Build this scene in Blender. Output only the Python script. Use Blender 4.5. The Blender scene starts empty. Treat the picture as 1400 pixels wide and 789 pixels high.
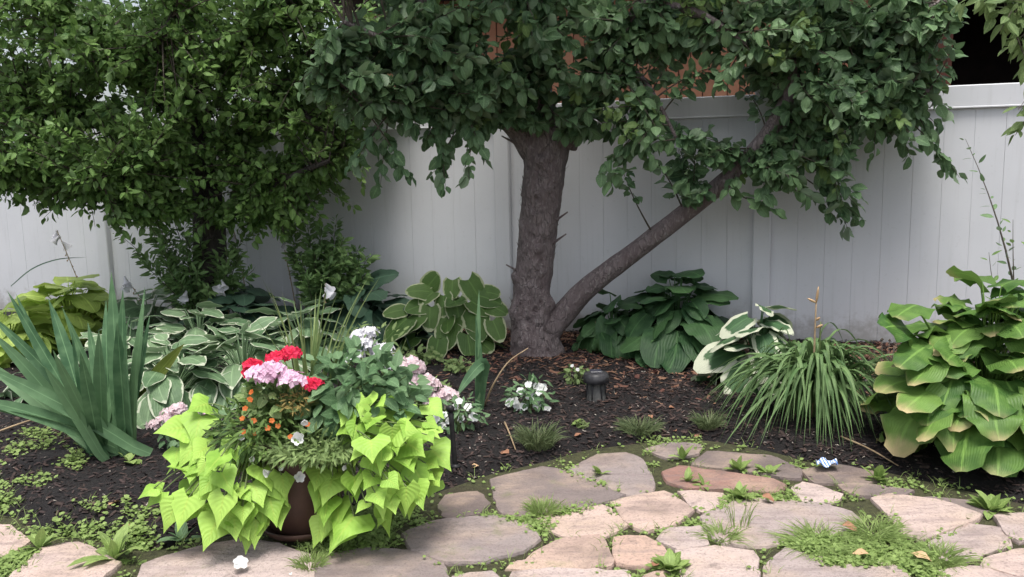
import bpy, math, random
import numpy as np
from mathutils import Vector, noise as mnoise

SC = bpy.context.scene
COL = SC.collection
RS = np.random.RandomState(7)
rad = math.radians

# ------------------------------------------------------------------ camera
FPX, CX, CY = 1150.0, 700.0, 394.5          # focal length and centre in 1400 px units
PITCH, ROLL = rad(8.07), rad(-1.216)
CAMZ = 1.48
_fw = np.array([0, math.cos(PITCH), -math.sin(PITCH)])
_up = np.array([0, math.sin(PITCH), math.cos(PITCH)])
_rt = np.array([1.0, 0, 0])
_c, _s = math.cos(ROLL), math.sin(ROLL)
CR, CU = _c * _rt + _s * _up, -_s * _rt + _c * _up
CAM = np.array([0, 0, CAMZ])
cd = bpy.data.cameras.new('camera')
cam = bpy.data.objects.new('camera', cd)
COL.objects.link(cam)
from mathutils import Matrix
M = Matrix(((CR[0], CU[0], -_fw[0], 0), (CR[1], CU[1], -_fw[1], 0), (CR[2], CU[2], -_fw[2], CAMZ), (0, 0, 0, 1)))
cam.matrix_world = M
cd.sensor_fit = 'HORIZONTAL'
cd.sensor_width = 36.0
cd.lens = 36.0 * FPX / 1400.0
cd.clip_start, cd.clip_end = 0.05, 2000
SC.camera = cam

# ------------------------------------------------------------------ light
SUN_EL, SUN_AZ = rad(74), rad(185)           # azimuth clockwise from +Y: the sun stands behind the camera
w = bpy.data.worlds.new('World'); SC.world = w; w.use_nodes = True
nt = w.node_tree
bg = nt.nodes['Background']
sky = nt.nodes.new('ShaderNodeTexSky')
sky.sky_type = 'NISHITA'; sky.sun_disc = False
sky.sun_elevation = SUN_EL; sky.sun_rotation = SUN_AZ
sky.dust_density = 4.0; sky.ozone_density = 1.0; sky.air_density = 1.0
hs = nt.nodes.new('ShaderNodeHueSaturation'); hs.inputs['Saturation'].default_value = 0.45
nt.links.new(sky.outputs[0], hs.inputs['Color'])
nt.links.new(hs.outputs[0], bg.inputs[0])
bg.inputs[1].default_value = 0.10
sl = bpy.data.lights.new('sun', 'SUN'); sl.energy = 1.5; sl.angle = rad(22); sl.color = (1.0, 0.96, 0.9)
so = bpy.data.objects.new('sun', sl); COL.objects.link(so)
sd = Vector((math.sin(SUN_AZ) * math.cos(SUN_EL), math.cos(SUN_AZ) * math.cos(SUN_EL), math.sin(SUN_EL)))
so.rotation_euler = sd.to_track_quat('Z', 'Y').to_euler()
so.location = (0, -5, 12)
SC.view_settings.view_transform = 'Standard'
SC.view_settings.look = 'None'
SC.view_settings.exposure = 1.15
SC.view_settings.gamma = 1.0
SC.view_settings.use_curve_mapping = False
SC.cycles.max_bounces = 6
SC.cycles.transparent_max_bounces = 4

# ------------------------------------------------------------------ helpers
def nrm(v):
    v = np.asarray(v, float)
    return v / (np.linalg.norm(v, axis=-1, keepdims=True) + 1e-12)

def ray(px, py):
    return _fw + (px - CX) / FPX * CR - (py - CY) / FPX * CU

def at(px, py, Y):
    d = ray(px, py)
    return CAM + d * (Y / d[1])

def project(P):
    q = np.asarray(P) - CAM
    z = q @ _fw
    return CX + FPX * (q @ CR) / z, CY - FPX * (q @ CU) / z, z

def ppm(Y):                                   # metres for one pixel at depth Y
    return Y / FPX

FYAW = rad(-17.51); FD = 6.796; FBASE = CAMZ - 1.330
FT = np.array([math.cos(FYAW), math.sin(FYAW), 0]); FN = np.array([math.sin(FYAW), -math.cos(FYAW), 0])
def fence_y(x): return FD + math.tan(FYAW) * x

def flat(px, py, z=0.0):
    d = ray(px, py); t = (z - CAMZ) / d[2]
    return CAM + d * t

_edge_px = [(-500, 690), (-200, 690), (-40, 700), (20, 708), (60, 738), (110, 733), (170, 752), (215, 752), (270, 738), (330, 730), (400, 718), (480, 700), (560, 690), (600, 672),
            (670, 648), (745, 631), (800, 615), (870, 606), (930, 598), (990, 604), (1060, 618), (1110, 632), (1200, 642), (1260, 655), (1330, 672), (1400, 688), (1600, 720), (2200, 760)]
_ew = np.array([flat(*p)[:2] for p in _edge_px])
_o = np.argsort(_ew[:, 0]); _ew = _ew[_o]
def edge_y(x): return np.interp(x, _ew[:, 0], _ew[:, 1])

def n3(x, y, z=0.0): return mnoise.noise(Vector((x, y, z)))

def terr(x, y):
    ye = edge_y(x); yf = fence_y(x)
    t = (y - ye) / (yf - ye)
    if t <= 0: return -0.03
    b = min(1.0, (y - ye) / 0.16)
    z = -0.03 + 0.055 * b * b * (3 - 2 * b) + (FBASE - 0.025) * min(t, 1.0) ** 0.9
    z += 0.035 * max(0.0, min(1.0, (t - 0.75) / 0.25))
    if t < 1.0: z += (0.022 * n3(x * 2.3, y * 2.3) + 0.010 * n3(x * 9, y * 9, 3)) * b
    return z

def ground(px, py):
    d = ray(px, py)
    a, b = 1.0, 14.0
    f = lambda t: (CAM + d * t)[2] - terr(*(CAM + d * t)[:2])
    t = a
    while t < b:
        if f(t) < 0: break
        t += 0.08
    lo, hi = t - 0.08, t
    for _ in range(14):
        m = (lo + hi) / 2
        if f(m) < 0: hi = m
        else: lo = m
    q = CAM + d * hi; yl = fence_y(q[0]) - 0.16
    if q[1] > yl: q[1] = yl; q[2] = terr(q[0], yl)
    return q

# ------------------------------------------------------------------ mesh building
class Geo:
    """collects quads (and tris as degenerate-free triples) with uv and a random value per vertex"""
    def __init__(s): s.V = []; s.Q = []; s.T = []; s.U = []; s.R = []; s.n = 0
    def add(s, V, Q=None, T=None, U=None, R=0.0):
        V = np.asarray(V, float).reshape(-1, 3)
        if Q is not None and len(Q): s.Q.append(np.asarray(Q, int).reshape(-1, 4) + s.n)
        if T is not None and len(T): s.T.append(np.asarray(T, int).reshape(-1, 3) + s.n)
        s.V.append(V); s.U.append(np.zeros((len(V), 2)) + (0.2, 0.5) if U is None else np.asarray(U, float))
        s.R.append(np.full(len(V), R, float) if np.isscalar(R) else np.asarray(R, float)); s.n += len(V)
        return s
    def mesh(s, name, mat, origin=(0, 0, 0), smooth=True):
        V = np.concatenate(s.V) - np.asarray(origin, float); U = np.concatenate(s.U); R = np.concatenate(s.R)
        Q = np.concatenate(s.Q) if s.Q else np.zeros((0, 4), int)
        T = np.concatenate(s.T) if s.T else np.zeros((0, 3), int)
        me = bpy.data.meshes.new(name)
        me.vertices.add(len(V)); me.vertices.foreach_set('co', V.astype(np.float32).ravel())
        lv = np.concatenate([Q.ravel(), T.ravel()]).astype(np.int32)
        me.loops.add(len(lv)); me.loops.foreach_set('vertex_index', lv)
        npol = len(Q) + len(T)
        me.polygons.add(npol)
        st = np.concatenate([np.arange(len(Q)) * 4, len(Q) * 4 + np.arange(len(T)) * 3]).astype(np.int32)
        me.polygons.foreach_set('loop_start', st)
        uvl = me.uv_layers.new(name='UVMap'); uvl.data.foreach_set('uv', U[lv].astype(np.float32).ravel())
        a = me.attributes.new('rnd', 'FLOAT', 'POINT'); a.data.foreach_set('value', R.astype(np.float32))
        me.update(calc_edges=True); me.validate()
        me.polygons.foreach_set('use_smooth', np.full(npol, smooth))
        if mat: me.materials.append(mat)
        return me

def link(name, data, parent=None):
    o = bpy.data.objects.new(name, data); COL.objects.link(o); o.color = (RS.rand(), 0.5, 0.5, 1.0)
    if parent is not None: o.parent = parent
    return o

def tag(o, label=None, cat=None, group=None, kind=None):
    if label: o['label'] = label
    if cat: o['category'] = cat
    if group: o['group'] = group
    if kind: o['kind'] = kind
    return o

def thing(name, loc, label, cat, group=None):
    o = link(name, None); o.location = tuple(loc); o.empty_display_size = 0.1
    return tag(o, label, cat, group)

def part(name, geo, mat, parent, smooth=True, kind=None):
    """geo is in world coordinates; parent is a thing (Empty at its base) or a part of one"""
    root = parent
    off = np.zeros(3)
    while root is not None:
        off = off + np.array(root.location); root = root.parent
    o = link(name, geo.mesh(name, mat, off, smooth), parent)
    if kind: o['kind'] = kind
    return o

def tube(P, R, n=8, bump=0.0, freq=6.0, cap=True, seed=0.0, lobes=None):
    P = np.asarray(P, float); R = np.broadcast_to(np.asarray(R, float), (len(P),))
    T = nrm(np.gradient(P, axis=0))
    a = np.array([1.0, 0, 0]) if abs(T[0][0]) < 0.8 else np.array([0, 1.0, 0])
    N = nrm(a - T[0] * (a @ T[0]))
    V = []; U = []
    th = np.linspace(0, 2 * np.pi, n, endpoint=False)
    for i in range(len(P)):
        N = nrm(N - T[i] * (N @ T[i])); B = np.cross(T[i], N)
        ring = np.cos(th)[:, None] * N + np.sin(th)[:, None] * B
        r = np.full(n, R[i])
        if bump:
            for k in range(n):
                q = P[i] + ring[k] * R[i]
                r[k] *= 1 + bump * (n3(q[0] * freq + seed, q[1] * freq, q[2] * freq * 0.6) + 0.5 * n3(q[0] * freq * 2.7, q[1] * freq * 2.7 + seed, q[2] * freq * 1.8))
        if lobes is not None: r = r + lobes(P[i] + ring * R[i])
        V.append(P[i] + ring * r[:, None])
        U.append(np.stack([np.full(n, i / max(1, len(P) - 1)), np.full(n, 0.5)], 1))
    V = np.concatenate(V); U = np.concatenate(U)
    i = np.arange(len(P) - 1)[:, None] * n; k = np.arange(n)[None]; k2 = (k + 1) % n
    Q = np.stack([i + k, i + k2, i + n + k2, i + n + k], -1).reshape(-1, 4)
    Tt = []
    if cap:
        V = np.concatenate([V, P[:1], P[-1:]]); U = np.concatenate([U, [(0, .5), (1, .5)]])
        m = len(P) * n; kk = np.arange(n)
        Tt = np.concatenate([np.stack([np.full(n, m), (kk + 1) % n, kk], 1), np.stack([np.full(n, m + 1), (len(P) - 1) * n + kk, (len(P) - 1) * n + (kk + 1) % n], 1)])
    return dict(V=V, Q=Q, T=Tt, U=U)

def smooth_path(P, n):
    """Catmull-Rom through the points"""
    P = np.asarray(P, float)
    A = np.concatenate([[2 * P[0] - P[1]], P, [2 * P[-1] - P[-2]]])
    out = []
    for s in np.linspace(0, len(P) - 1 - 1e-6, n):
        i = int(s); t = s - i
        p0, p1, p2, p3 = A[i:i + 4]
        out.append(0.5 * (2 * p1 + (p2 - p0) * t + (2 * p0 - 5 * p1 + 4 * p2 - p3) * t * t + (3 * p1 - p0 - 3 * p2 + p3) * t ** 3))
    return np.array(out)

def ribbon(S, W, up, nc=4, cup=0.0, ripple=0.0, rfreq=5.0, lobe=0.0, ph=0.0, ruf=0.0):
    """a leaf blade along spine S (n,3) with half widths W; cup > 0 lifts the edges"""
    S = np.asarray(S, float); n = len(S)
    T = nrm(np.gradient(S, axis=0))
    up = np.broadcast_to(np.asarray(up, float), S.shape)
    side = nrm(np.cross(up, T)); N = np.cross(T, side)
    v = np.linspace(-1, 1, nc + 1); t = np.linspace(0, 1, n)
    W = np.asarray(W, float)
    L = np.linalg.norm(np.diff(S, axis=0), axis=1).sum()
    tt, vv = np.meshgrid(t, v, indexing='ij')
    off = cup * np.abs(vv) ** 1.6 * W[:, None] + ripple * np.sin(rfreq * 2 * np.pi * tt + ph + np.sign(vv) * 1.1) * np.abs(vv) ** 2 * W[:, None]
    lat = vv * W[:, None] * (1 + ruf * np.sin(tt * 41 + ph + vv * 2))
    back = -lobe * L * np.abs(vv) ** 1.5 * (1 - tt) ** 4
    V = S[:, None, :] + side[:, None, :] * lat[..., None] + N[:, None, :] * off[..., None] + T[:, None, :] * back[..., None]
    m = nc + 1
    i = np.arange(n - 1)[:, None] * m; k = np.arange(nc)[None]
    Q = np.stack([i + k, i + k + 1, i + m + k + 1, i + m + k], -1).reshape(-1, 4)
    U = np.stack([tt, (vv + 1) / 2], -1).reshape(-1, 2)
    return dict(V=V.reshape(-1, 3), Q=Q[:, ::-1], U=U)

def prof_ovate(t, a=0.70, b=0.80):
    t = np.clip(t, 0, 1); return np.maximum(np.sin(np.pi * t ** a) ** b, 0.0) + 0.004
def prof_heart(t):
    t = np.clip(t, 0, 1)
    return np.maximum(np.sqrt(np.clip(1 - ((t - 0.30) / 0.72) ** 2, 0, 1)) * (1 - 0.25 * t ** 3), 0) * np.where(t < 0.06, 0.75 + t * 4, 1.0) + 0.004
def prof_sword(t): return np.clip(np.minimum(0.75 + t, 1) * (1 - np.clip((t - .55) / .45, 0, 1) ** 1.8), 0.01, 1)
def prof_grass(t): return np.clip(1 - t ** 2.2, 0.03, 1) * (0.7 + 0.3 * np.minimum(1, t * 4))

def leaf_template(ratio=0.6, nl=4, nc=2, cup=0.18, curl=0.35, ripple=0.08, seed=0, heart=False, a=0.75, petiole=0.0):
    """unit leaf along +X, normal +Z"""
    r = np.random.RandomState(seed)
    t = np.linspace(0, 1, nl + 1)
    ang = -curl * t * (0.7 + 0.6 * r.rand())
    seg = np.stack([np.cos(ang), (r.rand() - .5) * 0.25 * t, np.sin(ang)], 1) / nl
    S = np.concatenate([[(0, 0, 0)], np.cumsum(seg[1:], 0)]) + (petiole, 0, 0)
    Wd = 0.5 * ratio * (prof_heart(t) if heart else prof_ovate(t, a))
    g = Geo(); g.add(**ribbon(S, Wd, (0, 0, 1), nc, cup, ripple, 1.3, 0.15 if heart else 0.0, r.rand() * 6))
    return g

def frame(d, n):
    x = nrm(d); y = nrm(np.cross(n, x)); z = np.cross(x, y)
    return np.stack([x, y, z], -1)            # columns

class Leaves:
    """leaves of one plant: positions, rotations, sizes; the ones that show largest become objects, the rest one part"""
    def __init__(s, temps, mat, name='leaf'):
        s.t = temps; s.mat = mat; s.name = name; s.pos = []; s.rot = []; s.sc = []; s.rn = []
    def add(s, p, d, n, size, rn=None):
        s.rn.append(RS.rand() if rn is None else min(.999, max(0.0, rn))); s.pos.append(p); s.rot.append((*d, *n)); s.sc.append(size)
    def build(s, parent, limit=300, mass='foliage', rest_kind='stuff'):
        pos = np.array(s.pos); rot = np.array(s.rot); rot = frame(rot[:, :3], rot[:, 3:]); sc = np.array(s.sc); rn = np.array(s.rn); n = len(pos)
        k = RS.randint(0, len(s.t), n)
        base = np.array(parent.location)
        single = np.zeros(n, bool)
        if limit > 0:
            px, py, z = project(pos + rot[:, :, 0] * (sc[:, None] * 0.5))
            inside = (px > 0) & (px < 1400) & (py > 0) & (py < 789)
            facing = np.abs(np.einsum('ij,ij->i', rot[:, :, 2], nrm(pos - CAM)))
            if n <= limit: single[:] = True
            else:
                cell = {}
                for i in np.argsort(z):
                    if not inside[i]: continue
                    c = (int(px[i] // 11), int(py[i] // 11))
                    if c not in cell: cell[c] = i
                vis = np.array(list(cell.values()), int)
                score = sc[vis] / z[vis] * (0.4 + facing[vis])
                single[vis[np.argsort(-score)[:limit]]] = True
        meshes = [t.mesh(s.name, s.mat) for t in s.t]
        for i in np.nonzero(single)[0]:
            o = link(s.name, meshes[k[i]], parent); o.color = (float(rn[i]), 0.5, 0.5, 1.0)
            m = Matrix.Identity(4)
            for a in range(3):
                for b in range(3): m[a][b] = rot[i, a, b] * sc[i]
                m[a][3] = pos[i, a] - base[a]
            o.matrix_basis = m
        rest = ~single
        if rest.any():
            g = Geo()
            for j, t in enumerate(s.t):
                idx = np.nonzero(rest & (k == j))[0]
                if not len(idx): continue
                tv = np.concatenate(t.V); tq = np.concatenate(t.Q); tu = np.concatenate(t.U)
                V = np.einsum('nab,vb->nva', rot[idx] * sc[idx][:, None, None], tv) + pos[idx][:, None, :]
                Q = tq[None] + (np.arange(len(idx)) * len(tv))[:, None, None]
                g.add(V.reshape(-1, 3), Q.reshape(-1, 4), None, np.tile(tu, (len(idx), 1)), np.repeat(rn[idx], len(tv)))
            part(mass, g, s.mat, parent, kind=rest_kind).color = (0.0, 0.5, 0.5, 1.0)

# ------------------------------------------------------------------ materials
def newmat(name):
    m = bpy.data.materials.new(name); m.use_nodes = True
    n = m.node_tree; n.nodes.clear()
    out = n.nodes.new('ShaderNodeOutputMaterial')
    return m, n, out
class NB:
    def __init__(s, nt): s.nt = nt
    def n(s, typ, **kw):
        x = s.nt.nodes.new(typ)
        for k, v in kw.items(): setattr(x, k, v)
        return x
    def l(s, a, b): s.nt.links.new(a, b)
    def math(s, op, a, b=0.0, c=0.0):
        x = s.nt.nodes.new('ShaderNodeMath'); x.operation = op
        for i, v in enumerate((a, b, c)):
            if hasattr(v, 'links'): s.nt.links.new(v, x.inputs[i])
            else: x.inputs[i].default_value = v
        return x.outputs[0]
    def mix(s, f, a, b, blend='MIX'):
        x = s.nt.nodes.new('ShaderNodeMix'); x.data_type = 'RGBA'; x.blend_type = blend
        for sock, v in ((x.inputs[0], f), (x.inputs[6], a), (x.inputs[7], b)):
            if hasattr(v, 'links'): s.nt.links.new(v, sock)
            elif isinstance(v, (int, float)): sock.default_value = v
            else: sock.default_value = (*v, 1.0)
        return x.outputs[2]
    def noise(s, scale, detail=3.0, vec=None, rough=0.55, out=0):
        x = s.nt.nodes.new('ShaderNodeTexNoise'); x.inputs['Scale'].default_value = scale
        x.inputs['Detail'].default_value = detail; x.inputs['Roughness'].default_value = rough
        if vec is not None: s.nt.links.new(vec, x.inputs['Vector'])
        return x.outputs[out]
    def ramp(s, f, stops):
        x = s.nt.nodes.new('ShaderNodeValToRGB'); e = x.color_ramp.elements
        while len(e) < len(stops): e.new(0.5)
        for i, (p, c) in enumerate(stops):
            e[i].position = p; e[i].color = (*c, 1.0) if len(c) == 3 else c
        s.nt.links.new(f, x.inputs[0]); return x.outputs[0]
    def step(s, v, a, b):
        x = s.nt.nodes.new('ShaderNodeMapRange'); x.interpolation_type = 'SMOOTHSTEP'
        s.nt.links.new(v, x.inputs[0]); x.inputs[1].default_value = a; x.inputs[2].default_value = b
        return x.outputs[0]
    def bump(s, h, strength, dist):
        x = s.nt.nodes.new('ShaderNodeBump'); x.inputs['Strength'].default_value = strength; x.inputs['Distance'].default_value = dist
        s.nt.links.new(h, x.inputs['Height']); return x.outputs[0]
    def rand(s):
        a = s.n('ShaderNodeAttribute', attribute_name='rnd'); o = s.n('ShaderNodeObjectInfo')
        sp = s.n('ShaderNodeSeparateColor'); s.l(o.outputs['Color'], sp.inputs[0])
        return s.math('FRACT', s.math('ADD', a.outputs['Fac'], sp.outputs[0]))

def leafmat(name, dark, light, margin=None, mw=0.72, tip=None, rough=0.48, trans=0.22, veins=0, vein_col=None, under=None, spec=0.26, blotch=None, tipw=0.62):
    m, nt, out = newmat(name); b = NB(nt)
    uv = b.n('ShaderNodeUVMap'); sp = b.n('ShaderNodeSeparateXYZ'); b.l(uv.outputs[0], sp.inputs[0])
    u, v = sp.outputs[0], sp.outputs[1]
    av = b.math('ABSOLUTE', b.math('MULTIPLY_ADD', v, 2.0, -1.0))
    rnd = b.rand()
    tc = b.n('ShaderNodeTexCoord')
    col = b.mix(rnd, dark, light)
    nz = b.noise(14, 2, tc.outputs['Object'])
    col = b.mix(b.math('MULTIPLY', b.step(nz, 0.35, 0.75), 0.45), col, tuple(c * 1.35 for c in light))
    mid = b.math('MULTIPLY', b.math('SUBTRACT', 1.0, b.step(av, 0.02, 0.10)), 0.5)
    col = b.mix(mid, col, vein_col or tuple(min(1, c * 1.8) for c in light))
    if blotch is not None:
        bz = b.noise(30, 2, tc.outputs['Object'])
        col = b.mix(b.math('MULTIPLY', b.step(bz, 0.66, 0.72), 0.8), col, blotch)
    if margin is not None:
        nz2 = b.noise(22, 2, tc.outputs['Object'])
        e = b.math('ADD', b.math('MAXIMUM', av, b.math('MULTIPLY', u, 0.93)), b.math('MULTIPLY_ADD', nz2, 0.3, -0.15))
        e2 = b.math('ADD', e, b.math('MULTIPLY_ADD', rnd, 0.12, -0.06))
        col = b.mix(b.step(e2, mw, mw + 0.07), col, margin)
    if tip is not None:
        nz3 = b.noise(9, 3, tc.outputs['Object'])
        e = b.math('ADD', b.math('MAXIMUM', b.math('MULTIPLY', u, 0.98), b.math('MULTIPLY', av, b.math('MULTIPLY_ADD', u, 0.35, 0.55))), b.math('MULTIPLY_ADD', nz3, 0.5, -0.25))
        e = b.math('ADD', e, b.math('MULTIPLY_ADD', rnd, 0.3, -0.2))
        col = b.mix(b.step(e, tipw, tipw + 0.4), col, tip)
    if under is not None:
        ge = b.n('ShaderNodeNewGeometry'); col = b.mix(b.math('MULTIPLY', ge.outputs['Backfacing'], 0.7), col, under)
    p = b.n('ShaderNodeBsdfPrincipled'); b.l(col, p.inputs['Base Color']); p.inputs['Roughness'].default_value = rough
    p.inputs['Specular IOR Level'].default_value = spec
    h = nz
    if veins:
        # curved parallel veins that run from midrib to tip
        q = b.math('MULTIPLY', b.math('ADD', b.math('MULTIPLY', av, 1.0), b.math('MULTIPLY', u, -0.55)), veins * 6.283)
        h = b.math('SINE', q); bm = b.bump(h, 0.22, 0.004)
    else:
        q = b.math('MULTIPLY', b.math('SUBTRACT', u, b.math('MULTIPLY', av, 0.35)), 44.0)
        h = b.math('SINE', q); bm = b.bump(h, 0.35, 0.0015)
    b.l(bm, p.inputs['Normal'])
    tr = b.n('ShaderNodeBsdfTranslucent'); b.l(b.mix(0.5, col, tuple(min(1, c * 2.0) for c in light)), tr.inputs[0])
    mx = b.n('ShaderNodeMixShader'); mx.inputs[0].default_value = trans
    b.l(p.outputs[0], mx.inputs[1]); b.l(tr.outputs[0], mx.inputs[2]); b.l(mx.outputs[0], out.inputs[0])
    return m

def plain(name, c1, c2, scale=20, rough=0.6, bump=0.0, bdist=0.003, spec=0.3, randmix=0.0, c3=None, metallic=0.0, trans=0.0, coord='Object'):
    m, nt, out = newmat(name); b = NB(nt)
    tc = b.n('ShaderNodeTexCoord')
    nz = b.noise(scale, 5, tc.outputs[coord])
    col = b.mix(b.step(nz, 0.3, 0.7), c1, c2)
    if c3 is not None: col = b.mix(b.math('MULTIPLY', b.rand(), randmix), col, c3)
    elif randmix: col = b.mix(b.math('MULTIPLY', b.rand(), randmix), col, tuple(c * 0.4 for c in c1))
    p = b.n('ShaderNodeBsdfPrincipled'); b.l(col, p.inputs['Base Color']); p.inputs['Roughness'].default_value = rough
    p.inputs['Specular IOR Level'].default_value = spec; p.inputs['Metallic'].default_value = metallic
    if bump: b.l(b.bump(nz, bump, bdist), p.inputs['Normal'])
    if trans:
        tr = b.n('ShaderNodeBsdfTranslucent'); b.l(col, tr.inputs[0]); mx = b.n('ShaderNodeMixShader'); mx.inputs[0].default_value = trans
        b.l(p.outputs[0], mx.inputs[1]); b.l(tr.outputs[0], mx.inputs[2]); b.l(mx.outputs[0], out.inputs[0])
    else: b.l(p.outputs[0], out.inputs[0])
    return m

MAT = {}
MAT['apple'] = leafmat('apple_leaf', (0.022, 0.060, 0.026), (0.16, 0.26, 0.12), under=(0.22, 0.29, 0.19), rough=0.44, spec=0.28)
MAT['apple_young'] = leafmat('apple_young_leaf', (0.09, 0.16, 0.05), (0.17, 0.25, 0.08), under=(0.16, 0.22, 0.12))
MAT['plum'] = leafmat('plum_leaf', (0.030, 0.080, 0.020), (0.18, 0.30, 0.08), under=(0.18, 0.27, 0.12))
MAT['hosta_gold'] = leafmat('hosta_gold', (0.24, 0.36, 0.06), (0.40, 0.51, 0.13), veins=5, trans=0.2)
MAT['hosta_white_edge'] = leafmat('hosta_white_edge', (0.08, 0.155, 0.075), (0.19, 0.28, 0.155), margin=(0.56, 0.60, 0.46), mw=0.82, veins=5)
MAT['hosta_dark'] = leafmat('hosta_dark', (0.028, 0.065, 0.042), (0.065, 0.12, 0.075), veins=6)
MAT['hosta_yellow_edge'] = leafmat('hosta_yellow_edge', (0.07, 0.14, 0.035), (0.11, 0.19, 0.05), margin=(0.50, 0.54, 0.32), mw=0.84, veins=5)
MAT['hosta_green'] = leafmat('hosta_green', (0.022, 0.062, 0.026), (0.065, 0.135, 0.05), veins=6)
MAT['hosta_cream'] = leafmat('hosta_cream', (0.04, 0.10, 0.05), (0.07, 0.14, 0.06), margin=(0.60, 0.63, 0.48), mw=0.66, veins=5)
MAT['hosta_big'] = leafmat('hosta_big', (0.035, 0.10, 0.02), (0.15, 0.26, 0.06), tip=(0.55, 0.44, 0.24), veins=9, tipw=0.70, trans=0.18)
MAT['iris'] = leafmat('iris_blade', (0.035, 0.10, 0.045), (0.15, 0.26, 0.13), rough=0.5, trans=0.2, veins=7)
MAT['iris_old'] = leafmat('iris_yellowing', (0.16, 0.20, 0.04), (0.20, 0.24, 0.06), margin=(0.25, 0.26, 0.08), mw=0.8)
MAT['shrub'] = leafmat('shrub_leaf', (0.055, 0.12, 0.04), (0.18, 0.28, 0.10))
MAT['daylily'] = leafmat('daylily_blade', (0.05, 0.11, 0.035), (0.16, 0.25, 0.10), rough=0.45, trans=0.15)
MAT['potato'] = leafmat('sweet_potato_leaf', (0.19, 0.36, 0.045), (0.38, 0.58, 0.12), rough=0.5, trans=0.18, spec=0.25, vein_col=(0.40, 0.52, 0.10))
MAT['leafy'] = leafmat('dark_bedding_leaf', (0.06, 0.13, 0.055), (0.16, 0.26, 0.13), rough=0.45)
MAT['geranium'] = leafmat('geranium_leaf', (0.06, 0.12, 0.035), (0.14, 0.22, 0.06))
MAT['fine'] = leafmat('fine_leaf', (0.09, 0.15, 0.05), (0.23, 0.31, 0.12))
MAT['weed'] = leafmat('weed_leaf', (0.13, 0.20, 0.05), (0.27, 0.37, 0.12), trans=0.25)
MAT['grass'] = leafmat('grass_blade', (0.13, 0.20, 0.05), (0.26, 0.34, 0.12), trans=0.25)
MAT['sedge'] = leafmat('sedge_blade', (0.06, 0.10, 0.04), (0.14, 0.17, 0.08))
MAT['spike'] = leafmat('spike_blade', (0.13, 0.20, 0.07), (0.26, 0.33, 0.13))
MAT['stem'] = plain('green_stem', (0.10, 0.15, 0.05), (0.16, 0.20, 0.08), 30)
MAT['twig'] = plain('twig_bark', (0.06, 0.05, 0.04), (0.12, 0.10, 0.08), 40, 0.8)
MAT['dry'] = plain('dry_stem', (0.28, 0.20, 0.12), (0.40, 0.30, 0.19), 30, 0.8)
MAT['petal_white'] = plain('white_petal', (0.80, 0.82, 0.80), (0.86, 0.86, 0.86), 60, 0.6, trans=0.25)
MAT['petal_pink'] = plain('pink_petal', (0.74, 0.45, 0.62), (0.84, 0.62, 0.76), 40, 0.6, trans=0.2)
MAT['petal_pale'] = plain('pale_pink_petal', (0.66, 0.48, 0.52), (0.78, 0.66, 0.68), 40, 0.6, trans=0.2)
MAT['petal_red'] = plain('red_petal', (0.62, 0.012, 0.05), (0.74, 0.03, 0.10), 40, 0.6, trans=0.2)
MAT['petal_orange'] = plain('orange_petal', (0.50, 0.11, 0.02), (0.60, 0.19, 0.04), 40, 0.6, trans=0.2)
MAT['petal_lilac'] = plain('lilac_white_petal', (0.82, 0.80, 0.86), (0.88, 0.87, 0.90), 40, 0.6, trans=0.25)
MAT['bronze'] = leafmat('bronze_bud', (0.22, 0.15, 0.05), (0.30, 0.24, 0.08))
MAT['pot'] = plain('brown_pot_glaze', (0.055, 0.030, 0.024), (0.085, 0.048, 0.036), 9, 0.45, 0.1, 0.004)
MAT['black_metal'] = plain('black_metal', (0.012, 0.012, 0.013), (0.025, 0.025, 0.026), 40, 0.5)
MAT['grey_plastic'] = plain('weathered_grey_plastic', (0.025, 0.025, 0.028), (0.06, 0.06, 0.065), 30, 0.4)
MAT['lens'] = plain('cloudy_lens', (0.07, 0.07, 0.07), (0.13, 0.13, 0.125), 30, 0.3)
MAT['panel'] = plain('solar_panel', (0.03, 0.035, 0.05), (0.06, 0.06, 0.08), 20, 0.2, spec=0.6)
MAT['fallen'] = plain('brown_fallen_leaf', (0.22, 0.10, 0.06), (0.34, 0.18, 0.11), 30, 0.8)
MAT['dryleaf'] = plain('dry_leaf', (0.20, 0.105, 0.065), (0.36, 0.22, 0.14), 14, 0.8, randmix=0.9, c3=(0.085, 0.030, 0.028))
MAT['tanleaf'] = plain('tan_leaf', (0.42, 0.27, 0.15), (0.55, 0.38, 0.22), 14, 0.8)
MAT['redleaf'] = plain('russet_leaf', (0.42, 0.14, 0.07), (0.52, 0.22, 0.12), 14, 0.8)
MAT['chip'] = plain('mulch_chip', (0.007, 0.005, 0.0055), (0.017, 0.012, 0.012), 25, 0.85, randmix=0.9, c3=(0.065, 0.045, 0.042))
MAT['shred'] = plain('bark_shred', (0.025, 0.017, 0.015), (0.05, 0.036, 0.032), 25, 0.85, randmix=0.9, c3=(0.10, 0.065, 0.055))
MAT['chip_pale'] = plain('pale_chip', (0.26, 0.22, 0.19), (0.42, 0.38, 0.33), 25, 0.85)

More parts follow.
